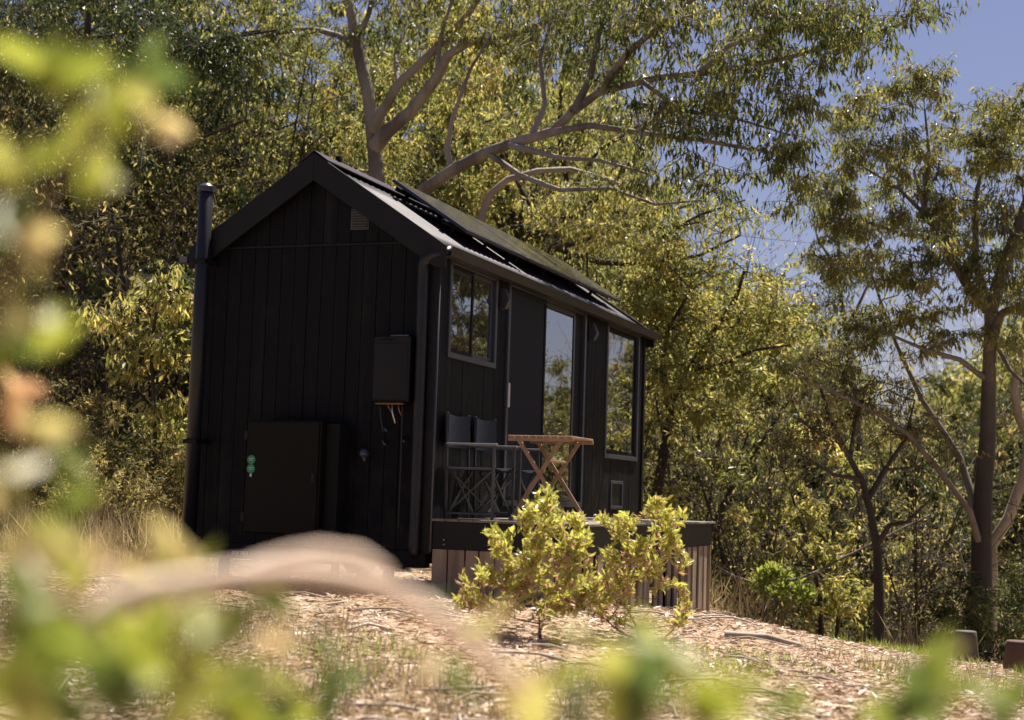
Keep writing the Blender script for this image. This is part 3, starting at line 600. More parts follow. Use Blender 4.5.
# forked gum behind the roof
b = ground_base(384, 23.5)
limbs = [([b, *px_line([(385, 300), (380, 200), (376, 165), (373, 128), (361, 58), (354, 20), (340, -25), (330, -90)], (23.5, 24.5))], .22, .07),
 (px_line([(374, 128), (379, 119), (398, 84), (437, 47), (468, 16), (486, -12), (500, -70)], (23.7, 22.5)), .10, .025),
 (px_line([(376, 146), (386, 132), (409, 113), (437, 78), (449, 54), (475, 40), (520, 33), (570, 10)], (23.5, 22)), .125, .03),
 (px_line([(398, 82), (396, 55), (408, 20), (430, -20)], (23.5, 25)), .05, .02),
 (px_line([(358, 40), (370, 10), (380, -50)], (24.3, 25)), .06, .02),
 (px_line([(437, 78), (440, 40), (455, -10)], (22.9, 23)), .05, .02),
 (px_line([(356, 45), (320, 30), (270, 35), (200, 70)], (24.3, 26)), .06, .02)]
cl = px_clumps(R1, [(340, -60, 24.5, 110, 26), (480, -55, 22.5, 110, 26), (570, 0, 22, 60, 12), (250, 20, 25, 70, 14), (430, -10, 24, 80, 16), (470, 50, 23, 50, 8), (400, 60, 24.6, 60, 7), (530, 50, 22.5, 50, 8)], .5)
make_tree('gum_tree', b, limbs, cl, BARK, LM['olive'], 'smooth grey forked gum rising right behind the cabin roof ridge', per=150, seed=2, leafL=.15, leafW=.034)
# leaning gum whose crown hangs over the right side of the roof
b = ground_base(400, 21.5)
limbs = [([b, *px_line([(402, 400), (410, 250), (425, 190), (452, 171), (487, 152), (514, 144), (553, 132), (573, 112), (600, 91), (658, 78), (720, 72), (790, 58), (850, 40), (905, 22)], (21.5, 17.5))], .165, .018),
 (px_line([(510, 145), (530, 150), (560, 158), (600, 160), (650, 175)], (19.9, 19)), .05, .015),
 (px_line([(553, 132), (590, 125), (640, 132), (700, 140), (760, 150), (800, 160)], (19.4, 17.5)), .05, .015),
 (px_line([(452, 171), (447, 150), (452, 120), (470, 70), (500, 20)], (20.8, 21)), .05, .015),
 (px_line([(487, 152), (520, 175), (560, 190), (610, 188), (655, 205), (700, 200)], (20.2, 18.8)), .045, .012), (px_line([(640, 80), (680, 110), (735, 118), (790, 135)], (18.6, 17.6)), .035, .01), (px_line([(530, 140), (545, 105), (540, 60), (555, 10)], (19.8, 20.2)), .05, .015), (px_line([(700, 73), (730, 45), (780, 30), (830, 0)], (18, 17.4)), .04, .012),
 (px_line([(600, 91), (630, 50), (680, 10), (730, -30)], (19, 18)), .06, .02),
 (px_line([(573, 112), (590, 80), (600, 30), (610, -30)], (19.2, 19.5)), .06, .02)]
cl = px_clumps(R1, [(640, 20, 18.8, 75, 22), (720, 15, 18, 80, 26), (800, 25, 17.6, 60, 18), (860, 22, 17.4, 40, 10), (910, 12, 17.4, 16, 3), (700, 95, 18.2, 55, 14), (770, 100, 17.8, 45, 10), (560, 20, 20, 70, 14), (785, 150, 17.7, 32, 7), (720, 160, 18.2, 45, 7), (650, 120, 19, 40, 6), (600, 60, 19.5, 40, 6), (640, 180, 19.3, 40, 4), (800, 195, 17.7, 18, 3)], .42)
make_tree('gum_tree', b, limbs, cl, BARK, LM['olive'], 'leaning gum whose long limb reaches right over the roof towards open sky', per=105, seed=3, leafL=.13, leafW=.028, droop=1.9)
# pale curved limb tree
b = ground_base(470, 24)
limbs = [([b, *px_line([(474, 330), (478, 240), (482, 212), (491, 194), (508, 179), (538, 171), (569, 169), (610, 180), (650, 200)], 24)], .15, .03)]
cl = px_clumps(R1, [(600, 205, 24, 50, 10), (650, 225, 24, 45, 8), (560, 215, 24.4, 40, 6)], .45)
make_tree('gum_tree', b, limbs, cl, BARKP, LM['yellow'], 'pale gum with one thick hooked limb arching just above the solar panels', per=110, seed=4)
# dark many-stemmed tree right of the panels
b = ground_base(552, 26)
limbs = [([b, *px_line([(548, 400), (547, 260), (563, 224), (569, 187), (562, 148), (560, 100), (565, 60)], 26)], .15, .03),
 (px_line([(550, 250), (585, 240), (625, 225), (665, 228), (700, 222)], (25.5, 23.5)), .06, .012), (px_line([(566, 200), (600, 150), (640, 125), (690, 120)], (25.5, 24)), .06, .012), (px_line([(640, 262), (690, 275), (725, 264)], (24.8, 24)), .04, .01),
 (px_line([(563, 224), (590, 205), (615, 180), (640, 150), (660, 110)], (26, 25)), .08, .02),
 (px_line([(551, 245), (600, 262), (650, 262), (700, 255), (740, 235)], (26, 24)), .07, .02),
 (px_line([(560, 230), (530, 205), (510, 170), (500, 130)], (26, 27)), .06, .02),
 (px_line([(640, 262), (665, 235), (700, 215), (745, 200)], (25, 24)), .05, .014), (px_line([(590, 205), (640, 215), (690, 205), (730, 180)], (25.6, 24)), .04, .012)]
cl = px_clumps(R1, [(560, 120, 26, 50, 10), (620, 150, 25.5, 60, 10), (690, 200, 24.2, 60, 13), (700, 240, 24.2, 50, 13), (500, 140, 27, 45, 8), (600, 240, 26, 40, 5)], .5)
make_tree('slender_tree', b, limbs, cl, BARKD, LM['yellow'], 'dark stemmed spindly tree spreading twigs right beyond the far end of the roof', per=75, seed=5, leafL=.12)
# tree just right of the cabin's far corner
b = ground_base(655, 24)
limbs = [([b, *px_line([(657, 495), (662, 460), (668, 428), (672, 400), (690, 370), (712, 335), (735, 300), (745, 270)], 24)], .13, .03),
 (px_line([(670, 412), (662, 370), (668, 330), (690, 290)], (24, 23.5)), .06, .02), (px_line([(690, 370), (720, 365), (755, 350), (790, 345)], (24, 23)), .045, .015)]
cl = px_clumps(R1, [(690, 300, 24, 60, 16), (740, 290, 24, 60, 14), (680, 350, 23.6, 45, 12), (735, 350, 23.5, 50, 12), (790, 340, 23.5, 35, 5), (700, 400, 24, 50, 10), (670, 270, 24, 40, 8)], .42)
make_tree('young_gum', b, limbs, cl, BARKD, LM['yellow'], 'yellow leaved crooked young gum just right of the cabin far corner', per=120, seed=6, leafL=.11, leafW=.036, droop=.6)
# thin dark tree on the bank
b = ground_base(880, 19.5)
limbs = [([b, *px_line([(879, 590), (877, 550), (870, 512), (863, 480), (846, 452), (831, 420), (820, 385)], 19.5)], .095, .02),
 (px_line([(877, 545), (890, 525), (907, 522), (930, 500)], (19.5, 19)), .045, .012), (px_line([(868, 500), (885, 470), (905, 440), (915, 400)], (19.5, 20)), .045, .012),
 (px_line([(863, 480), (835, 475), (800, 455)], (19.5, 19)), .035, .01), (px_line([(850, 460), (855, 420), (870, 380)], (19.5, 20)), .035, .01)]
cl = px_clumps(R1, [(825, 400, 19.5, 50, 12), (880, 400, 20, 55, 12), (915, 440, 19.7, 45, 8), (800, 450, 19, 40, 7), (850, 360, 20, 40, 7)], .34)
make_tree('slender_tree', b, limbs, cl, BARKD, LM['bush'], 'thin dark crooked tree standing at the edge of the bank', per=90, seed=7, leafL=.085, leafW=.02)
# big gum at the right
b = ground_base(982, 20.5)
limbs = [([b, *px_line([(981, 600), (981, 540), (984, 490), (987, 440), (989, 380), (990, 330), (989, 310), (966, 285), (945, 250), (925, 205), (915, 170)], 20.5)], .21, .02),
 (px_line([(989, 312), (1004, 268), (1024, 208), (1040, 160), (1050, 110)], (20.5, 20)), .11, .03),
 (px_line([(988, 352), (1000, 315), (1024, 303), (1070, 280)], (20.5, 19.5)), .08, .03),
 (px_line([(978, 540), (970, 512), (940, 472), (908, 434), (855, 402), (806, 380), (770, 358)], (20.4, 18.5)), .05, .012),
 (px_line([(976, 520), (972, 495), (960, 458), (922, 400), (897, 345), (880, 300), (868, 262)], (20.5, 21.5)), .065, .015),
 (px_line([(966, 285), (940, 240), (905, 235), (870, 222)], (20.5, 20)), .05, .015), (px_line([(989, 312), (975, 260), (975, 200), (985, 150)], (20.5, 21)), .07, .02),
 (px_line([(945, 250), (930, 220), (900, 190), (860, 165)], (20.5, 20.5)), .04, .014), (px_line([(925, 205), (930, 160), (925, 110)], (20.5, 20.5)), .04, .012),
 (px_line([(988, 380), (960, 360), (925, 350), (880, 330)], (20.5, 20)), .05, .015), (px_line([(989, 330), (1010, 370), (1030, 390)], (20.5, 20)), .04, .015)]
cl = px_clumps(R1, [(930, 78, 20.5, 16, 4), (915, 95, 20.5, 28, 8), (868, 112, 20.5, 30, 8), (880, 165, 20.5, 45, 15), (845, 150, 20.5, 20, 4), (985, 118, 21, 42, 14), (1010, 150, 20.5, 45, 14), (955, 165, 21, 45, 12), (925, 205, 20.6, 48, 14), (870, 230, 20.2, 48, 14), (840, 265, 20, 24, 5), (975, 210, 21, 45, 12), (1015, 230, 20.2, 40, 12), (940, 262, 20.2, 45, 13), (900, 290, 20.4, 45, 12), (985, 280, 20.5, 45, 10), (1030, 300, 20, 40, 10), (870, 325, 20.6, 35, 8), (800, 372, 18.6, 22, 3), (940, 335, 20.5, 40, 9), (1035, 100, 20, 35, 9), (840, 200, 20.3, 20, 4), (1000, 350, 20.3, 30, 5)], .29)
make_tree('gum_tree', b, limbs, cl, BARKH, LM['grey'], 'large dark trunked gum with open spreading crown at the right edge', split=True, per=130, seed=8, leafL=.11, leafW=.024, droop=1.5, flat=.45)
b = ground_base(862, 27)
limbs = [([b, *px_line([(862, 500), (855, 400), (846, 330), (838, 270), (842, 200), (850, 140)], 27)], .11, .02), (px_line([(846, 330), (870, 280), (880, 240)], 27), .04, .014), (px_line([(838, 270), (818, 240), (812, 215)], 27), .03, .012)]
cl = px_clumps(R1, [(850, 120, 27, 22, 5), (830, 190, 27, 26, 8), (820, 245, 27, 24, 6), (850, 270, 27, 30, 8), (870, 210, 27, 25, 6), (815, 300, 27, 28, 7), (845, 330, 27, 30, 8)], .42)
make_tree('slender_tree', b, limbs, cl, BARK, LM['grey'], 'slender pale stemmed gum standing behind the left side of the big right crown', per=130, seed=14, leafL=.12, leafW=.028, flat=.5)
# pale second trunk at right edge
b = ground_base(990, 22.5)
limbs = [([b, *px_line([(992, 545), (1008, 520), (1024, 475), (1030, 440), (1018, 415), (1014, 390), (1022, 340), (1040, 280)], 22.5)], .13, .04)]
cl = px_clumps(R1, [(1045, 260, 22.5, 50, 8), (1030, 330, 22.5, 35, 5)], .45)
make_tree('gum_tree', b, limbs, cl, BARKP, LM['grey'], 'pale kinked gum trunk leaning behind the big dark trunk at right edge', per=120, seed=9)
# left: dark straight trunks and big dark crown overhead
def dark_left(px, d, wpx, top, lab, sd, lean=6, leaf='dark'):
    b = ground_base(px, d); R0 = wpx / 2 / F_PX * d
    limbs = [([b, *px_line([(px, 420), (px + lean * .4, 300), (px + lean, 200), (px + lean * 1.5, 100), (px + lean * 2.5, top)], d)], R0, R0 * .45),
     (px_line([(px + lean * .8, 230), (px + 45, 190), (px + 100, 150), (px + 170, 120)], (d, d - 1)), R0 * .5, .02), (px_line([(px + lean * 1.2, 160), (px - 30, 110), (px - 60, 50)], (d, d + 1)), R0 * .45, .02),
     (px_line([(px + lean * 1.5, 110), (px + 60, 70), (px + 120, 45), (px + 200, 30)], (d, d - 1)), R0 * .5, .02)]
    q = np.random.default_rng(sd)
    cl = px_clumps(q, [(px, 20, d, 85, 18), (px + 90, 30, d - .5, 80, 18), (px + 160, 80, d - .8, 55, 10), (px - 40, 90, d, 50, 8), (px + 90, 130, d - .5, 40, 5), (px + 40, -40, d, 90, 10)], .5)
    make_tree('gum_tree', b, limbs, cl, BARKD, LM[leaf], lab, per=130, seed=sd, leafL=.14)
dark_left(76, 24, 13, -40, 'dark straight gum trunk left of the cabin, thicker of a close pair', 21)
dark_left(60, 27, 8, -30, 'dark thin gum trunk left of the cabin, slimmer of a close pair', 22)
dark_left(132, 29, 9, -50, 'dark leaning gum with long bare boughs reaching right towards the flue', 23, 14, 'olive')
dark_left(-60, 26, 16, -50, 'dark crowned gum at the left edge behind the blurred leaves', 24, 10)

# ================================================================== BACKGROUND WOODLAND
def template(kind, seed, H):
    q = np.random.default_rng(seed); bs = np.zeros(3)
    if kind == 'gum':
        lean = q.normal(size=2) * .06 * H; top = np.array([lean[0], lean[1], H * .8])
        tr = [(0, 0, 0), tuple(top * .3 + q.normal(size=3) * .03 * H * np.array([1, 1, 0])), tuple(top * .6), tuple(top)]
        limbs = [(tr, .016 * H + .03, .03)]; cl = []
        for k in range(6):
            a = k * 2.4 + q.uniform(0, 1); t = q.uniform(.3, .75); p = top * t; rr = H * q.uniform(.16, .30); e = p + np.array([math.cos(a) * rr, math.sin(a) * rr, H * q.uniform(.10, .25)])
            limbs.append(([tuple(p), tuple((p + e) / 2 + np.array([0, 0, -.01 * H])), tuple(e)], .009 * H + .01, .018)); cl += ell_clumps(q, e, (H * .11, H * .11, H * .08), 6, .045 * H)
        cl += ell_clumps(q, (lean[0], lean[1], H * .70), (H * .25, H * .25, H * .29), 30, .042 * H)
        return grow(limbs, cl, q, bs, leafL=.135, leafW=.036, per=270, droop=1.1, seg=6, twig=.018, subs=6)
    if kind == 'sap':
        tr = [(0, 0, 0), (q.normal() * .05 * H, q.normal() * .05 * H, H * .4), (q.normal() * .12 * H, q.normal() * .12 * H, H * .9)]
        limbs = [(tr, .014 * H, .01), ([(0, 0, H * .05), (q.normal() * .1 * H, q.normal() * .1 * H, H * .35), (q.normal() * .25 * H, q.normal() * .25 * H, H * .75)], .010 * H, .01)]
        cl = ell_clumps(q, (0, 0, H * .56), (H * .32, H * .32, H * .44), 34, .058 * H, .1)
        return grow(limbs, cl, q, bs, leafL=.12, leafW=.042, per=130, droop=.7, seg=5, twig=.012, subs=5, flat=.8)
    if kind == 'tall':
        tr = [(0, 0, 0), (q.normal() * .04 * H, q.normal() * .04 * H, H * .4), (q.normal() * .08 * H, q.normal() * .08 * H, H * .92)]
        limbs = [(tr, .013 * H, .015)] + [([(0, 0, H * .12), (math.cos(a) * .12 * H, math.sin(a) * .12 * H, H * .4), (math.cos(a) * .22 * H, math.sin(a) * .22 * H, H * .75)], .008 * H, .015) for a in (.5, 2.8, 4.6)]
        cl = ell_clumps(q, (0, 0, H * .60), (H * .27, H * .27, H * .38), 85, .052 * H, .1)
        return grow(limbs, cl, q, bs, leafL=.105, leafW=.042, per=170, droop=.6, seg=6, twig=.014, subs=6, flat=.75)
    if kind == 'bare':
        T_ = Tubes(); LP = []
        for s_ in range(5):
            d = q.normal(size=2) * .16 * H; nl_ = 12 if H < 6 else 30; p = catmull([(0, 0, 0), (d[0] * .3, d[1] * .3, H * .4), (d[0], d[1], H * q.uniform(.7, 1))], .3); T_.add(p, np.linspace(.007 * H, .004, len(p)), 5)
            for _ in range(16 if H < 6 else 26):
                a = p[q.integers(len(p) // 5, len(p))]; v = norm(q.normal(size=3) + np.array([0, 0, .5])) * H * q.uniform(.08, .26); e = a + v; pp = catmull([a, a + v * .5 + q.normal(size=3) * .03 * H, e], .25); T_.add(pp, np.linspace(.011, .004, len(pp)), 3)
                for __ in range(3): w2 = norm(q.normal(size=3) + v / H * 3) * H * .07; T_.add(np.array([a + v * q.uniform(.3, 1), e + w2]), np.array([.006, .003]), 3)
                LP.append(e + q.normal(size=(nl_, 3)) * .045 * H)
        P = np.concatenate(LP); V, Fc, var = leaf_arrays(P, q.normal(size=P.shape) + np.array([0, 0, -.8]), .095, .032, np.clip(q.normal(size=len(P)) * .2 + .5, 0, 1), q)
        return T_.mesh('trunk'), npmesh('crown', V, Fc, var)
    if kind == 'bush':
        limbs = [([(0, 0, 0), (q.normal() * .1 * H, q.normal() * .1 * H, H * .3), (q.normal() * .3 * H, q.normal() * .3 * H, H * .75)], .03 * H ** .5, .008) for _ in range(6)]
        cl = ell_clumps(q, (0, 0, H * .55), (H * .5, H * .5, H * .48), 42, .15 * H, .3)
        return grow(limbs, cl, q, bs, leafL=.10, leafW=.034, per=150, droop=.1, seg=5, twig=.008, subs=5, flat=.9)
TG = {}
for kk, (kind, seeds, H) in {'gum': ('gum', (31, 32, 33, 34, 35), 10.), 'bush': ('bush', (41, 42, 43), 2.4), 'sap': ('sap', (51, 52, 53, 54), 5.), 'bare': ('bare', (61, 62, 63), 5.), 'tall': ('tall', (71, 72, 73, 74), 9.), 'branchy': ('bare', (81, 82, 83), 10.)}.items():
    TG[kk] = [template(kind, s_, H) for s_ in seeds]
MESHVAR = {}
def variant(kk, i, bark, leaf):
    key = (kk, i, bark.name, leaf)
    if key not in MESHVAR:
        a, c = TG[kk][i]; a = a.copy(); c = c.copy(); a.materials.clear(); c.materials.clear(); a.materials.append(bark); c.materials.append(LM[leaf]); MESHVAR[key] = (a, c)
    return MESHVAR[key]
def place(kk, i, x, y, H, leaf, bark, label, group, name, cat='tree', part='trunk', rz=None, sx=1):
    a, c = variant(kk, i, bark, leaf); H0 = {'gum': 10., 'bush': 2.4, 'sap': 5., 'bare': 5., 'tall': 9., 'branchy': 10.}[kk]
    e = empty(name, (x, y, gz(x, y) - .08), rng.uniform(0, 6.28) if rz is None else rz, label, cat, group)
    s_ = H / H0; e.scale = (s_ * sx, s_ * sx, s_)
    o = bpy.data.objects.new('stem' if kk == 'bush' else 'trunk', a); COL.objects.link(o); o.parent = e
    o = bpy.data.objects.new('foliage' if kk == 'bush' else 'crown', c); COL.objects.link(o); o.parent = e
    return e
def skyline(px):    # pixel height where the wood's top should be
    return np.interp(px, [-200, 0, 150, 330, 520, 600, 640, 700, 760, 800, 830, 870, 900, 940, 1000, 1300], [-120, -90, -80, -90, -40, 120, 215, 240, 262, 278, 325, 375, 380, 340, 300, 200])
def where(px):
    for lim, t in ((-40, 'just past the left edge'), (40, 'at the left edge'), (110, 'behind the paired dark trunks'), (165, 'behind the shining sapling'), (225, 'behind the flue'), (290, 'left of the roof apex'), (345, 'over the roof apex'), (410, 'behind the big forked trunk'),
                   (475, 'over the near solar panel'), (540, 'over the middle solar panel'), (600, 'over the far solar panel'), (650, 'over the far gutter end'), (715, 'over the deck end'), (770, 'over the small green shrub'), (830, 'beyond the fallen branch'), (900, 'behind the thin dark bank tree'),
                   (955, 'left of the grey stump'), (1010, 'behind the big right gum')):
        if px < lim: return t
    return 'at the right edge'
hue = {'bush': 'brown green', 'dark': 'dark green', 'olive': 'olive green', 'yellow': 'yellow green', 'grey': 'grey green'}
row = ['nearest', 'second', 'third', 'farthest']
k = 0
plan = []
for d, n_ in ((29, 11), (35, 12), (43, 11), (54, 11)):
    for j in range(n_):
        px = -120 + (j + rng.uniform(.15, .85)) / n_ * 1320; plan.append((px, d * rng.uniform(.93, 1.07)))
for px, d in plan:
    topy = skyline(px) + rng.uniform(-5, 60) * (1 if px > 640 else 1.2) + (0 if d > 40 else 25)
    base = ground_base(px, d); top = at(px, topy, d); H = (top.z - base[2]) * .97
    H = float(np.clip(H, 3.5, 16)); reg = 'left of the cabin' if px < 210 else 'behind the cabin roof' if px < 640 else 'right of the cabin'
    leaf = rng.choice(['dark', 'olive', 'dark', 'bush'] if px < 230 else ['yellow', 'olive', 'dark', 'yellow'] if px < 760 else ['grey', 'olive', 'bush', 'dark'])
    dist = 'nearer' if d < 39 else 'farther'
    place('gum', k % 5, base[0], base[1], H, leaf, BARK if k % 3 == 0 else BARKD, f'{hue[leaf]} gum {where(px)}, {row[int(d > 32) + int(d > 39) + int(d > 48)]} row', f'{hue[leaf]} gums in the {dist} rows of woodland {reg}', 'gum_tree'); k += 1
splan = []
for d, n_ in ((22.5, 6), (26, 9), (31, 13), (38, 15)):
    for j in range(n_): splan.append((-90 + (j + rng.uniform(.1, .9)) / n_ * 1260, d * rng.uniform(.96, 1.04)))
for px, d in splan:
    if 190 < px < 640 and d < 24: continue
    if px > 880 and d < 24: continue
    base = ground_base(px, d); H = rng.uniform(3.6, 6.2) * (1 if px < 640 else .85); leaf = rng.choice(['dark', 'olive', 'bush', 'bush'] if px < 230 else ['yellow', 'olive', 'dark', 'bush'] if px < 640 else ['bush', 'grey', 'dark', 'yellow'])
    hn = {'bush': 'brown green', 'olive': 'olive', 'grey': 'grey green', 'yellow': 'yellow green', 'dark': 'dark green'}[leaf]; rr_ = row[int(d > 24) + int(d > 28.5) + int(d > 34)]
    place('sap', k % 4, base[0], base[1], H, leaf, BARKD, f'{hn} sapling {where(px)}, {rr_} row of the thicket', f'{hn} saplings in the thicket', 'young_tree'); k += 1
for d, n_ in ((21.5, 9), (25, 11), (29, 12)):
    for j in range(n_):
        px = -60 + (j + rng.uniform(.1, .9)) / n_ * 1180
        if 190 < px < 650 and d < 28 or px > 930 and d < 23: continue
        base = ground_base(px, d); rr_ = row[int(d > 23) + int(d > 27)]
        place('bare', k % 3, base[0], base[1], rng.uniform(3.5, 6), 'bush', BARKD, f'spindly bare young tree {where(px)}, {rr_} row of the thicket', 'spindly almost bare young trees in the thicket', 'bare_young_tree'); k += 1
for px, d, top_, lab in ((90, 23.5, -30, 'dark branchy thin leaved tree between the paired trunks and the sapling'), (175, 25, 20, 'dark branchy thin leaved tree behind the top of the flue'), (240, 26, -20, 'dark branchy thin leaved tree rising left of the roof apex'), (30, 26, 30, 'dark branchy thin leaved tree at the left edge'),
        (480, 27, 40, 'dark branchy thin leaved tree above the middle solar panel'), (590, 25, 120, 'dark branchy thin leaved tree above the far solar panel'), (690, 26, 250, 'dark branchy thin leaved tree above the deck end'), (770, 27, 290, 'dark branchy thin leaved tree above the fallen branch'), (930, 28, 330, 'dark branchy thin leaved tree left of the big right trunk'), (300, 27.5, 60, 'dark branchy thin leaved tree just left of the roof apex')):
    base = ground_base(px, d); place('branchy', k % 3, base[0], base[1], at(px, top_, d).z - base[2], 'yellow' if px < 650 else 'bush', BARKD, lab, None, 'branchy_tree', sx=.85); k += 1
# trees past the right edge, which the windows mirror
for az, d in ((24, 24), (29, 30), (33, 22), (37, 28), (42, 33), (47, 36), (55, 30), (35, 38), (51, 33)):
    a = math.radians(az); x, y = d * math.sin(a), d * math.cos(a) - 1
    place('gum', k % 5, x, y, rng.uniform(7.2, 8.8) if 32 < az < 42 else rng.uniform(4.6, 6.4), ['yellow', 'olive', 'yellow'][k % 3], BARKD, f'gum beyond the right edge, mirrored in the cabin windows', 'gums mirrored in the cabin windows', 'gum_tree'); k += 1
# golden trees catching the sun behind the roof's left slope and beyond its far end
for px, d, top_, i_, lab in ((235, 27.5, 95, 0, 'golden green tree shining between the flue and the roof apex'), (300, 28.5, 70, 1, 'golden green tree shining above the left roof slope'), (340, 30, 110, 2, 'golden green tree just left of the big forked trunk'), (180, 29, 150, 3, 'golden green tree low behind the top of the flue'), (625, 30, 235, 1, 'yellow green tree just over the far end of the roof'), (420, 27, 90, 2, 'golden green tree between the forked trunk and the hooked limb')):
    base = ground_base(px, d); place('tall', i_, base[0], base[1], (at(px, top_, d).z - base[2]), 'yellow', BARKD, lab, None, 'young_tree', sx=.8)
# understorey bushes
bplan = []
for d, n_ in ((25.5, 9), (30, 13), (36, 13), (45, 12)):
    for j in range(n_): bplan.append((-100 + (j + rng.uniform(.1, .9)) / n_ * 1260, d * rng.uniform(.95, 1.06)))
for px, d in bplan:
    if 190 < px < 640 and d < 40: continue
    base = ground_base(px, d); H = rng.uniform(1.8, 3.0) * (1.15 if d > 33 else 1)
    leaf = rng.choice(['bush', 'olive', 'grey', 'bush']); reg = 'left of the cabin' if px < 400 else 'down the bank right of the cabin'
    hn = {'bush': 'brown green', 'olive': 'olive', 'grey': 'grey green'}[leaf]
    place('bush', k % 3, base[0], base[1], H, leaf, TWIG, f'{hn} understorey bush {where(px)}, {row[int(d > 27.5) + int(d > 33) + int(d > 40)]} row', f'{hn} understorey bushes {reg}', 'bush', 'bush', sx=rng.uniform(.9, 1.3)); k += 1
def bush_at(px, d, H, leaf, label, i=0, sx=1.0):
    b = ground_base(px, d); place('bush', i, b[0], b[1], H, leaf, TWIG, label, None, 'bush', 'bush', sx=sx)
bush_at(60, 19.5, 2.2, 'bush', 'brown green bush behind the blurred leaves at left edge', 0)
bush_at(120, 21, 2.0, 'dark', 'dark bush under the paired trunks left of the cabin', 1)
bush_at(95, 17.2, 1.3, 'bush', 'low brown bush in the dry grass left of the cabin, nearest the clearing', 1)
bush_at(172, 19.5, 1.9, 'olive', 'olive bush tucked close behind the base of the flue', 0, .8)
bush_at(160, 18.5, 1.5, 'bush', 'loose dry looking bush beside the cabin left wall', 2)
bush_at(1010, 18.5, 1.7, 'dark', 'dark low bush at the foot of the big right gum', 1)
bush_at(935, 22.5, 1.3, 'olive', 'low olive bush left of the big right gum trunk', 2)
bush_at(800, 23, 1.2, 'bush', 'low brown bush just over the bank edge', 0)

# leafy sapling left of the cabin with bigger shining leaves
b = ground_base(150, 19)
limbs = [([b, *px_line([(150, 500), (156, 420), (150, 350), (160, 290), (175, 240)], 19)], .05, .012), (px_line([(152, 400), (175, 360), (180, 310)], 19), .02, .008), (px_line([(152, 380), (125, 340), (120, 300)], 19), .02, .008)]
cl = px_clumps(R1, [(165, 290, 19, 40, 14), (140, 350, 19, 45, 14), (175, 350, 19, 28, 7), (110, 320, 19.4, 35, 8), (165, 410, 19, 30, 7)], .26)
make_tree('sapling', b, limbs, cl, BARKD, LM['yellow'], 'leafy sapling with broad shining leaves beside the left wall of the cabin', per=38, seed=12, leafL=.13, leafW=.05, droop=1.2)

# far wood: a continuous mass behind the countable trees
def far_wood():
    q = np.random.default_rng(77); P = []; v = []
    for i in range(330):
        px = q.uniform(-260, 1330); d = q.uniform(62, 88); x, y, z = at(px, 500, d); g = gz(x, y)
        top = at(px, max(150, skyline(px) + (60 if px < 640 else 40) + q.uniform(-12, 50)), d).z; H = max(2, top - g)
        n = int(30 * H); hh = q.uniform(.0, 1, n) ** .8; rad = q.uniform(1.4, 2.8); a = q.uniform(0, 6.28, n); rr = rad * np.sqrt(q.uniform(0, 1, n)) * (1.0 - .45 * hh)
        c = np.round(hh * 6) / 6; pp = np.stack([x + rr * np.cos(a), y + rr * np.sin(a), g + H * (hh * .8 + c * .2)], 1); P.append(pp); v.append(np.clip(q.normal() * .15 + .45 + q.normal(size=n) * .12, 0, 1))
    P = np.concatenate(P); v = np.concatenate(v); m_ = 3; P = np.repeat(P, m_, 0) + q.normal(size=(len(P) * m_, 3)) * .35; v = np.repeat(v, m_)
    V, Fc, var = leaf_arrays(P, q.normal(size=P.shape) + np.array([0, 0, -.5]), .42 * q.uniform(.6, 1.3, len(P)), .17, v, q)
    tag(link('distant_woodland', npmesh('distant_woodland', V, Fc, var), LM['olive']), 'far mass of woodland closing the view behind the trees', 'woodland', kind='stuff')
far_wood()

# ================================================================== GROUND COVER
def scatter(n, q, y0=4.5, y1=24.):
    y = y0 * (y1 / y0) ** q.uniform(0, 1, n); x = q.uniform(-.42, .42, n) * y; return x, y
def outside_cabin(x, y):
    X = (x - CAB0.x) * XD.x + (y - CAB0.y) * XD.y; Y = (x - CAB0.x) * YD.x + (y - CAB0.y) * YD.y
    return ~((X > .2) & (X < DX1) & (Y > .6) & (Y < 4.5))
def litter():
    q = np.random.default_rng(5); x, y = scatter(135000, q); k_ = outside_cabin(x, y)
    dens = np.sin(x * 1.3 + 1) * np.cos(y * 1.1) + q.normal(size=len(x)) * .9; k_ &= dens > -.6; x, y = x[k_], y[k_]; n = len(x)
    P = np.stack([x, y, ground(x, y) + q.uniform(.002, .03, n)], 1); D = q.normal(size=(n, 3)) * np.array([1, 1, .22])
    L = .028 + .085 * q.uniform(0, 1, n) ** 1.8; V, Fc, var = leaf_arrays(P, D, L, L * q.uniform(.2, .42, n), np.clip(q.normal(size=n) * .25 + .5, 0, 1), q, curl=.1)
    # lay the blades flat: squash sideways lift
    Vz = V.reshape(n, 4, 3); g = P[:, None, 2]; Vz[:, :, 2] = g + (Vz[:, :, 2] - g) * .45 + .004
    tag(link('leaf_litter', npmesh('leaf_litter', Vz.reshape(-1, 3), Fc, var), LM['litter']), 'fallen dry leaves and bark chips covering the bank', 'leaf litter', kind='stuff')
litter()
def twigs():
    q = np.random.default_rng(15); x, y = scatter(420, q, 5, 20); k_ = outside_cabin(x, y); x, y = x[k_], y[k_]; T = Tubes()
    for a, b_ in zip(x, y):
        L = q.uniform(.12, .55); th = q.uniform(0, 6.28); dx, dy = L * math.cos(th) / 2, L * math.sin(th) / 2; r_ = q.uniform(.003, .009)
        pts = [(a - dx, b_ - dy, gz(a - dx, b_ - dy) + .02), (a + q.normal() * .04, b_ + q.normal() * .04, gz(a, b_) + .03 + q.uniform(0, .03)), (a + dx, b_ + dy, gz(a + dx, b_ + dy) + .02)]
        T.add(catmull(pts, .12), r_, 4)
    tag(link('fallen_twigs', T.mesh('fallen_twigs'), BARKP), 'scattered pale fallen twigs among the leaf litter', 'twigs', kind='stuff')
twigs()
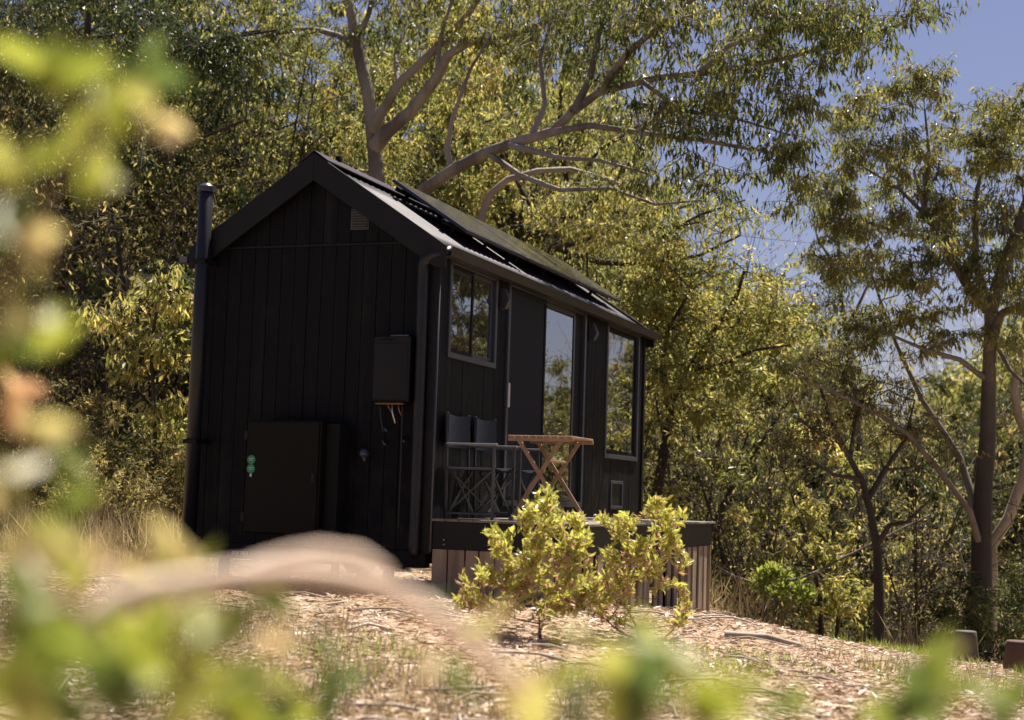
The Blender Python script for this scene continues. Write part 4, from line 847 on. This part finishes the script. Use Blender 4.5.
def grass(name, spots, leaf, label, h=(.08, .22), q=None, wd=.006):
    q = q or np.random.default_rng(9); P = []; 
    for x, y, rad, n in spots:
        a = q.uniform(0, 6.28, n); rr = rad * np.sqrt(q.uniform(0, 1, n)); X, Y = x + rr * np.cos(a), y + rr * np.sin(a); P.append(np.stack([X, Y, ground(X, Y) - .01], 1))
    P = np.concatenate(P); n = len(P); D = q.normal(size=(n, 3)) * .35 + np.array([0, 0, 1]); L = q.uniform(*h, n)
    V, Fc, var = leaf_arrays(P, D, L, wd, q.uniform(0, 1, n), q, curl=.1)
    tag(link(name, npmesh(name, V, Fc, var), LM[leaf]), label, 'grass', kind='stuff')
def gpt(px, py):
    """where the ray through a pixel meets the ground"""
    lo, hi = 2., 60.
    for d in np.arange(2, 60, .1):
        p = at(px, py, d)
        if p.z < gz(p.x, p.y): return p.x, p.y
    p = at(px, py, 30); return p.x, p.y
q9 = np.random.default_rng(9)
sp = []
for px, py, rp, n_ in ((300, 690, 1.0, 1100), (140, 640, 1.2, 900), (420, 700, .6, 500), (250, 650, .7, 500), (90, 600, 1.5, 900), (960, 690, 1.2, 700), (560, 700, .5, 300), (20, 640, 1.2, 500)):
    x, y = gpt(px, py); 
    for _ in range(14): sp.append((x + q9.normal() * rp * .5, y + q9.normal() * rp * .8, .16, n_ // 24))
grass('dry_grass', sp, 'dry', 'short dry straw coloured grass on the near bank')
sp = []
for px, py, rp, n_ in ((935, 660, .9, 1200), (900, 652, .6, 500), (740, 668, .5, 350), (320, 660, .6, 400), (280, 700, .6, 500), (1000, 700, .8, 600), (620, 690, .4, 250), (200, 700, .6, 600)):
    x, y = gpt(px, py)
    for _ in range(10): sp.append((x + q9.normal() * rp * .5, y + q9.normal() * rp * .9, .14, n_ // 10))
grass('green_grass', sp, 'green', 'patches of fresh green grass on the near bank', h=(.05, .15))
sp = []
for _ in range(26):
    px = q9.uniform(20, 215); d = q9.uniform(15.5, 21); p = at(px, 540, d); sp.append((p.x, p.y, .35, 130))
for _ in range(70):
    px = q9.uniform(715, 960); d = q9.uniform(17.5, 27); p = at(px, 600, d); sp.append((p.x, p.y, .4, 90))
grass('tall_dry_grass', sp, 'dry', 'taller dry grass at the edge of the clearing', h=(.25, .8), wd=.009)

# ================================================================== SHRUBS BEFORE THE DECK
def leafy_shrub(name, base, tips, r, leafL, leafW, leaf, label, stem=.012, per=26, cat='shrub', spread=.10, group=None, var=(.65, .22), low=None, matstem=TWIG, upb=.9):
    base = np.array(base); T = Tubes(); LP, LD, LV, LL = [], [], [], []; N = [base]; zs = [t[2] for t in tips]; zmin, zmax = min(zs), max(zs)
    order = sorted(tips, key=lambda t: np.linalg.norm(np.array(t) - base)); NN = [(base, stem)]
    for t in order:
        t = np.array(t, float); j = min(range(len(NN)), key=lambda i: np.linalg.norm(NN[i][0] - t) + 1.4 * max(0, NN[i][0][2] - t[2] + .05) + .15 * np.linalg.norm(NN[i][0] - base))
        a, ra = NN[j]; d = np.linalg.norm(t - a); mid = a * .5 + t * .5 + r.normal(size=3) * .08 * d - np.array([0, 0, .05 * d]); p = catmull([a, mid, t], max(.05, d / 4)); rr = np.linspace(max(ra * .75, .0035), .003, len(p))
        T.add(p - base, rr, 5); NN += [(p[i], rr[i]) for i in range(1, len(p))]
        n = int(per * r.uniform(.7, 1.3)); dirs = norm(t - a); k_ = r.uniform(0, 1, n)[:, None]
        P = t - dirs * spread * 1.6 * k_ + r.normal(size=(n, 3)) * spread * .18; D = r.normal(size=(n, 3)) * .75 + dirs * .5 + np.array([0, 0, upb]) * (1 - k_) + np.array([0, 0, -.2])
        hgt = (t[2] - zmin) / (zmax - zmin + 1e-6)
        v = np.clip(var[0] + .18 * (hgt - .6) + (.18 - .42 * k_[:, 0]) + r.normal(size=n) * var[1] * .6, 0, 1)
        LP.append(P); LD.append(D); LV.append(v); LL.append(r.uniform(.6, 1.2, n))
    P = np.concatenate(LP) - base; q = np.concatenate(LL); V, Fc, vv = leaf_arrays(P, np.concatenate(LD), leafL * q, leafW * q, np.concatenate(LV), r, broad=True, curl=r.uniform(-.1, .4, (len(P), 1)))
    e = empty(name, base, 0, label, cat, group); link('stem', T.mesh('stem'), matstem, e); link('foliage', npmesh('foliage', V, Fc, vv), LM[leaf], e); return e
def tips_in(r, blobs, d):
    out = []
    for px, py, rx, ry, n in blobs:
        for _ in range(int(n * 1.35)):
            a = r.uniform(0, 6.28); q = math.sqrt(r.uniform(0, 1)); out.append(tuple(at(px + rx * q * math.cos(a), py + ry * q * math.sin(a), d + r.uniform(-.35, .35))))
    return out
r5 = np.random.default_rng(51)
x, y = gpt(535, 640); dS = 10.0
tp = tips_in(r5, [(546, 496, 10, 10, 5), (540, 515, 22, 16, 10), (515, 540, 30, 18, 14), (572, 535, 24, 20, 13), (495, 575, 34, 22, 15), (550, 570, 42, 30, 22), (472, 600, 18, 8, 6), (585, 590, 28, 24, 12), (530, 605, 40, 12, 8)], dS)
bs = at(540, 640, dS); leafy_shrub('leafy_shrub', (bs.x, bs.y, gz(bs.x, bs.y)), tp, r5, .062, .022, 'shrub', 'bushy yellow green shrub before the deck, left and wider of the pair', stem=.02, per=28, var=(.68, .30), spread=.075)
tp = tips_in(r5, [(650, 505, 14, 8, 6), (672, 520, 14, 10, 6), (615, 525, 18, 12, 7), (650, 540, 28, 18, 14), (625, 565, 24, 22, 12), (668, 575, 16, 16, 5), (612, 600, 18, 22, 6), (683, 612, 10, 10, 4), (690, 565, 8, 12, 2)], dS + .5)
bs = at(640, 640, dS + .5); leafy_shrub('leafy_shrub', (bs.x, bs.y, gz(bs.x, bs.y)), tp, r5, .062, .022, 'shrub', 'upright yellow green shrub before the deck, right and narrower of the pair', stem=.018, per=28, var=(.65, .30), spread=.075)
tp = tips_in(r5, [(772, 578, 20, 16, 26), (800, 592, 14, 10, 8)], 20.5); bs = at(778, 600, 20.5)
leafy_shrub('leafy_shrub', (bs.x, bs.y, gz(bs.x, bs.y)), tp, r5, .10, .05, 'green', 'small bright green shrub beyond the right end of the deck', stem=.012, per=18)

# ================================================================== SMALL THINGS ON THE BANK
def stick(name, pts, r0, r1, m, label, cat='branch', group=None):
    T = Tubes(); b = np.array(pts[0]); p = catmull(pts, .2); p = p + np.random.default_rng(3).normal(size=p.shape) * r0 * .25; T.add(p - b, np.linspace(r0, r1, len(p)), 8)
    o = link(name, T.mesh(name), m, None, b); tag(o, label, cat, group); return o
stick('fallen_branch', px_line([(716, 568), (735, 577), (765, 583), (800, 578), (840, 560), (880, 540), (930, 515)], (21, 22)), .026, .012, BARKL, 'long pale fallen branch lying in the scrub right of the deck')
g0, g1 = gpt(722, 640), gpt(812, 652)
stick('fallen_stick', [(g0[0], g0[1], gz(*g0) + .03), ((g0[0] + g1[0]) / 2, (g0[1] + g1[1]) / 2, gz((g0[0] + g1[0]) / 2, (g0[1] + g1[1]) / 2) + .05), (g1[0], g1[1], gz(*g1) + .03)], .03, .015, BARKP, 'thin stick lying across the leaf litter near the deck corner')
def stump(px, py, d, wpx, hpx, m, label):
    p = at(px, py, d); g = gz(p.x, p.y); h = hpx / F_PX * d; R_ = wpx / 2 / F_PX * d; q = np.random.default_rng(int(px))
    V, F_ = [], []; n = 20
    for z, s_ in ((-.1, 1.08), (0, 1.04), (h * .3, 1.0), (h * .8, .88), (h * .97, .84), (h, .78), (h * .99, .0)):
        for i in range(n):
            a = i / n * 6.283; k_ = R_ * s_ * (1 + .04 * math.sin(3 * a + px)); V.append((k_ * math.cos(a), k_ * math.sin(a), z))
    for j in range(6):
        for i in range(n): F_.append((j * n + i, j * n + (i + 1) % n, (j + 1) * n + (i + 1) % n, (j + 1) * n + i))
    me = bpy.data.meshes.new('stump'); me.from_pydata(V, [], F_); me.polygons.foreach_set('use_smooth', [True] * len(F_)); o = link('tree_stump', me, m, None, (p.x, p.y, g)); tag(o, label, 'stump')
stump(966, 640, 14.9, 25, 34, mat('grey_stump', (.10, .092, .075), (.05, .045, .036), rough=.85, scale=5, stretch=(1, 1, .2), bump=.5), 'short grey tapered stump at the top of the bank before the big gum')
stump(1019, 642, 14.7, 30, 34, mat('reddish_stump', (.10, .055, .04), (.05, .03, .022), rough=.85, scale=5, stretch=(1, 1, .2), bump=.5), 'short reddish brown stump at the right edge of the bank')

# ================================================================== NEAR PLANTS, OUT OF FOCUS
def near_plant(base_px, base_d, leaves, stems, label, sd, L=.058, Wd=.026):
    """leaves: (px,py,d,count,hue,spread px) ; stems: pixel polylines with depth and radius"""
    KD = 1.4; base_d *= KD; leaves = [(a_, b_, c_ * KD, round(n_ * 1.5), e_, f_ * .95) for a_, b_, c_, n_, e_, f_ in leaves]
    stems = [(p_, tuple(np.array(d_) * KD), r_) for p_, d_, r_ in stems]; q = np.random.default_rng(sd); b = at(base_px, 700, base_d); base = np.array((b.x, b.y, gz(b.x, b.y) - .02)); T = Tubes()
    for pts, d, r0 in stems:
        p = catmull([tuple(v) for v in ([base] if pts[0] is None else [])] + px_line([t for t in pts if t is not None], d), .03); T.add(p - base, np.linspace(r0, r0 * .5, len(p)), 6)
    LP, LD, LV, LL = [], [], [], []
    for px, py, d, n, hue_, spx in leaves:
        c = np.array(at(px, py, d)); s_ = spx / F_PX * d; P = c + q.normal(size=(n, 3)) * s_ * .5; D = q.normal(size=(n, 3)) * .8 + np.array([0, -.1, .45])
        LP.append(P - norm(D) * L * .5); LD.append(D); LV.append(np.clip(hue_ + q.normal(size=n) * .05, 0, 1)); LL.append(q.uniform(.75, 1.25, n))
    P = np.concatenate(LP) - base; qq = np.concatenate(LL); V, Fc, vv = leaf_arrays(P, np.concatenate(LD), L * qq, Wd * qq, np.concatenate(LV), q, broad=True)
    e = empty('leafy_shrub', base, 0, label, 'shrub'); link('stem', T.mesh('stem'), TWIG, e); link('foliage', npmesh('foliage', V, Fc, vv), LM['near'], e); return e
near_plant(-60, .95, [(100, 100, .85, 2, .6, 34), (110, 118, .9, 2, .55, 26), (60, 70, .9, 2, .55, 25), (140, 110, .9, 1, .72, 20), (165, 125, 1.05, 1, .80, 16), (150, 60, .95, 1, .3, 20), (100, 165, .85, 2, .66, 22), (40, 60, .9, 1, .55, 20),
   (20, 165, .75, 2, .62, 25), (15, 220, .8, 2, .42, 20), (40, 250, .85, 1, .86, 25), (30, 305, .8, 2, .68, 25), (55, 325, .9, 1, .6, 20), (8, 345, .85, 2, .35, 20), (18, 388, 1.2, 1, .98, 6), (16, 412, 1.2, 1, .86, 8), (10, 480, .8, 2, .75, 20), (45, 430, .85, 1, .8, 25)],
   [([None, (-40, 560), (-20, 400), (10, 280), (60, 180), (100, 110)], (.95, .82), .004), ([(-20, 400), (15, 330), (50, 310)], (.88, .82), .003)],
   'blurred upright spray of yellow green leaves at the left edge, nearest the lens', 61)
near_plant(60, .9, [(90, 495, .8, 2, .35, 25), (60, 530, .85, 2, .6, 25), (30, 560, .75, 3, .8, 25), (100, 590, .8, 3, .84, 30), (175, 555, .85, 1, .86, 18), (175, 640, .7, 4, .62, 35), (225, 620, .8, 2, .45, 22), (120, 680, .75, 4, .3, 35), (50, 650, .7, 4, .5, 35),
   (190, 690, .8, 2, .2, 22), (30, 610, .9, 2, .9, 18), (20, 700, .7, 3, .62, 30), (250, 670, .85, 1, .55, 22), (90, 640, .8, 2, .1, 25), (5, 590, .7, 2, .15, 25), (275, 600, .9, 1, .3, 20), (210, 700, .7, 2, .66, 24), (130, 610, .9, 1, .88, 20), (60, 590, .9, 2, .82, 24), (160, 625, .85, 2, .2, 26), (20, 650, .8, 2, .25, 30), (100, 700, .8, 3, .12, 30), (290, 650, .95, 1, .85, 20), (60, 470, 1.0, 1, .35, 20), (130, 560, .95, 1, .84, 16), (40, 690, .75, 3, .2, 30), (240, 700, .8, 2, .1, 26), (140, 600, .95, 2, .6, 24), (180, 575, 1.0, 1, .55, 16), (70, 560, .95, 2, .5, 24), (210, 640, .9, 2, .6, 24), (30, 590, .9, 2, .58, 24), (110, 640, .9, 2, .62, 26), (60, 620, .9, 1, .86, 20), (280, 690, .95, 2, .5, 24), (320, 640, 1.05, 1, .15, 14)],
   [([None, (60, 640), (110, 560), (90, 490)], (.9, .8), .004), ([(60, 640), (40, 560), (10, 500)], (.88, .8), .003)],
   'blurred leafy shrub filling the bottom left corner, nearest the lens', 62)
near_plant(640, 1.0, [(560, 650, .9, 2, .62, 30), (600, 665, .85, 2, .66, 26), (640, 632, .95, 2, .42, 14), (655, 655, .85, 2, .6, 22), (690, 690, .8, 3, .66, 26), (740, 685, .9, 2, .6, 20), (620, 700, .8, 3, .7, 30), (720, 710, .8, 3, .5, 25), (520, 690, .9, 2, .8, 25), (500, 640, .95, 1, .82, 22), (460, 690, .9, 2, .25, 24), (420, 650, .95, 1, .8, 20), (790, 712, .9, 2, .4, 20), (345, 690, .95, 1, .2, 20), (530, 700, .85, 1, .78, 20), (590, 700, .8, 2, .3, 30), (660, 695, .8, 2, .15, 26), (430, 600, .95, 1, .3, 16)],
   [([None, (640, 720), (640, 660), (600, 650)], (1.0, .88), .003), ([(640, 720), (700, 700), (740, 680)], (1.0, .88), .003)],
   'blurred low sprigs of bright leaves along the bottom middle, near the lens', 63, L=.06)
near_plant(930, 1.1, [(930, 680, 1.0, 3, .38, 22), (905, 695, .95, 3, .3, 24), (955, 700, .95, 2, .55, 22), (1000, 712, .9, 2, .35, 24), (885, 715, 1.0, 2, .5, 20), (940, 655, 1.1, 1, .7, 16)],
   [([None, (930, 730), (935, 690), (930, 660)], (1.1, 1.0), .003)], 'blurred sprig of blue green leaves at the bottom right corner', 64, L=.06)
def near_stem(pts, d, r0, r1, label, pad=None):
    T = Tubes(); p = catmull(px_line(pts, d), .02); b = p[0].copy(); T.add(p - b, np.interp(np.linspace(0, 1, len(p)), [0, .3, .7, 1], [r0, r0 * 1.15, r0, r1]), 8); o = link('dry_branch', T.mesh('dry_branch'), DRYSTEM, None, b); tag(o, label, 'branch')
near_stem([(20, 790), (60, 660), (115, 600), (190, 582), (270, 574), (345, 578), (415, 602), (470, 645), (528, 698), (560, 770)], (1.05, 1.25), .0082, .0055, 'long blurred peach coloured dry stem arching across the bottom left')
near_stem([(150, 640), (200, 596), (260, 566), (320, 552), (360, 556), (385, 572), (392, 590)], (1.25, 1.3), .007, .004, 'short blurred dry stem curling over above the longer one before the cabin')

# ------------------------------------------------------------------ pairs that would share a label are told apart by side
_by = {}
for o in COL.objects:
    if o.parent is None and 'label' in o: _by.setdefault(o['label'], []).append(o)
for lab, obs in _by.items():
    if len(obs) == 2:
        for o, side in zip(sorted(obs, key=lambda o: o.location.x / max(o.location.y, 1)), ('left hand', 'right hand')): o['label'] = f'{side} {lab}'
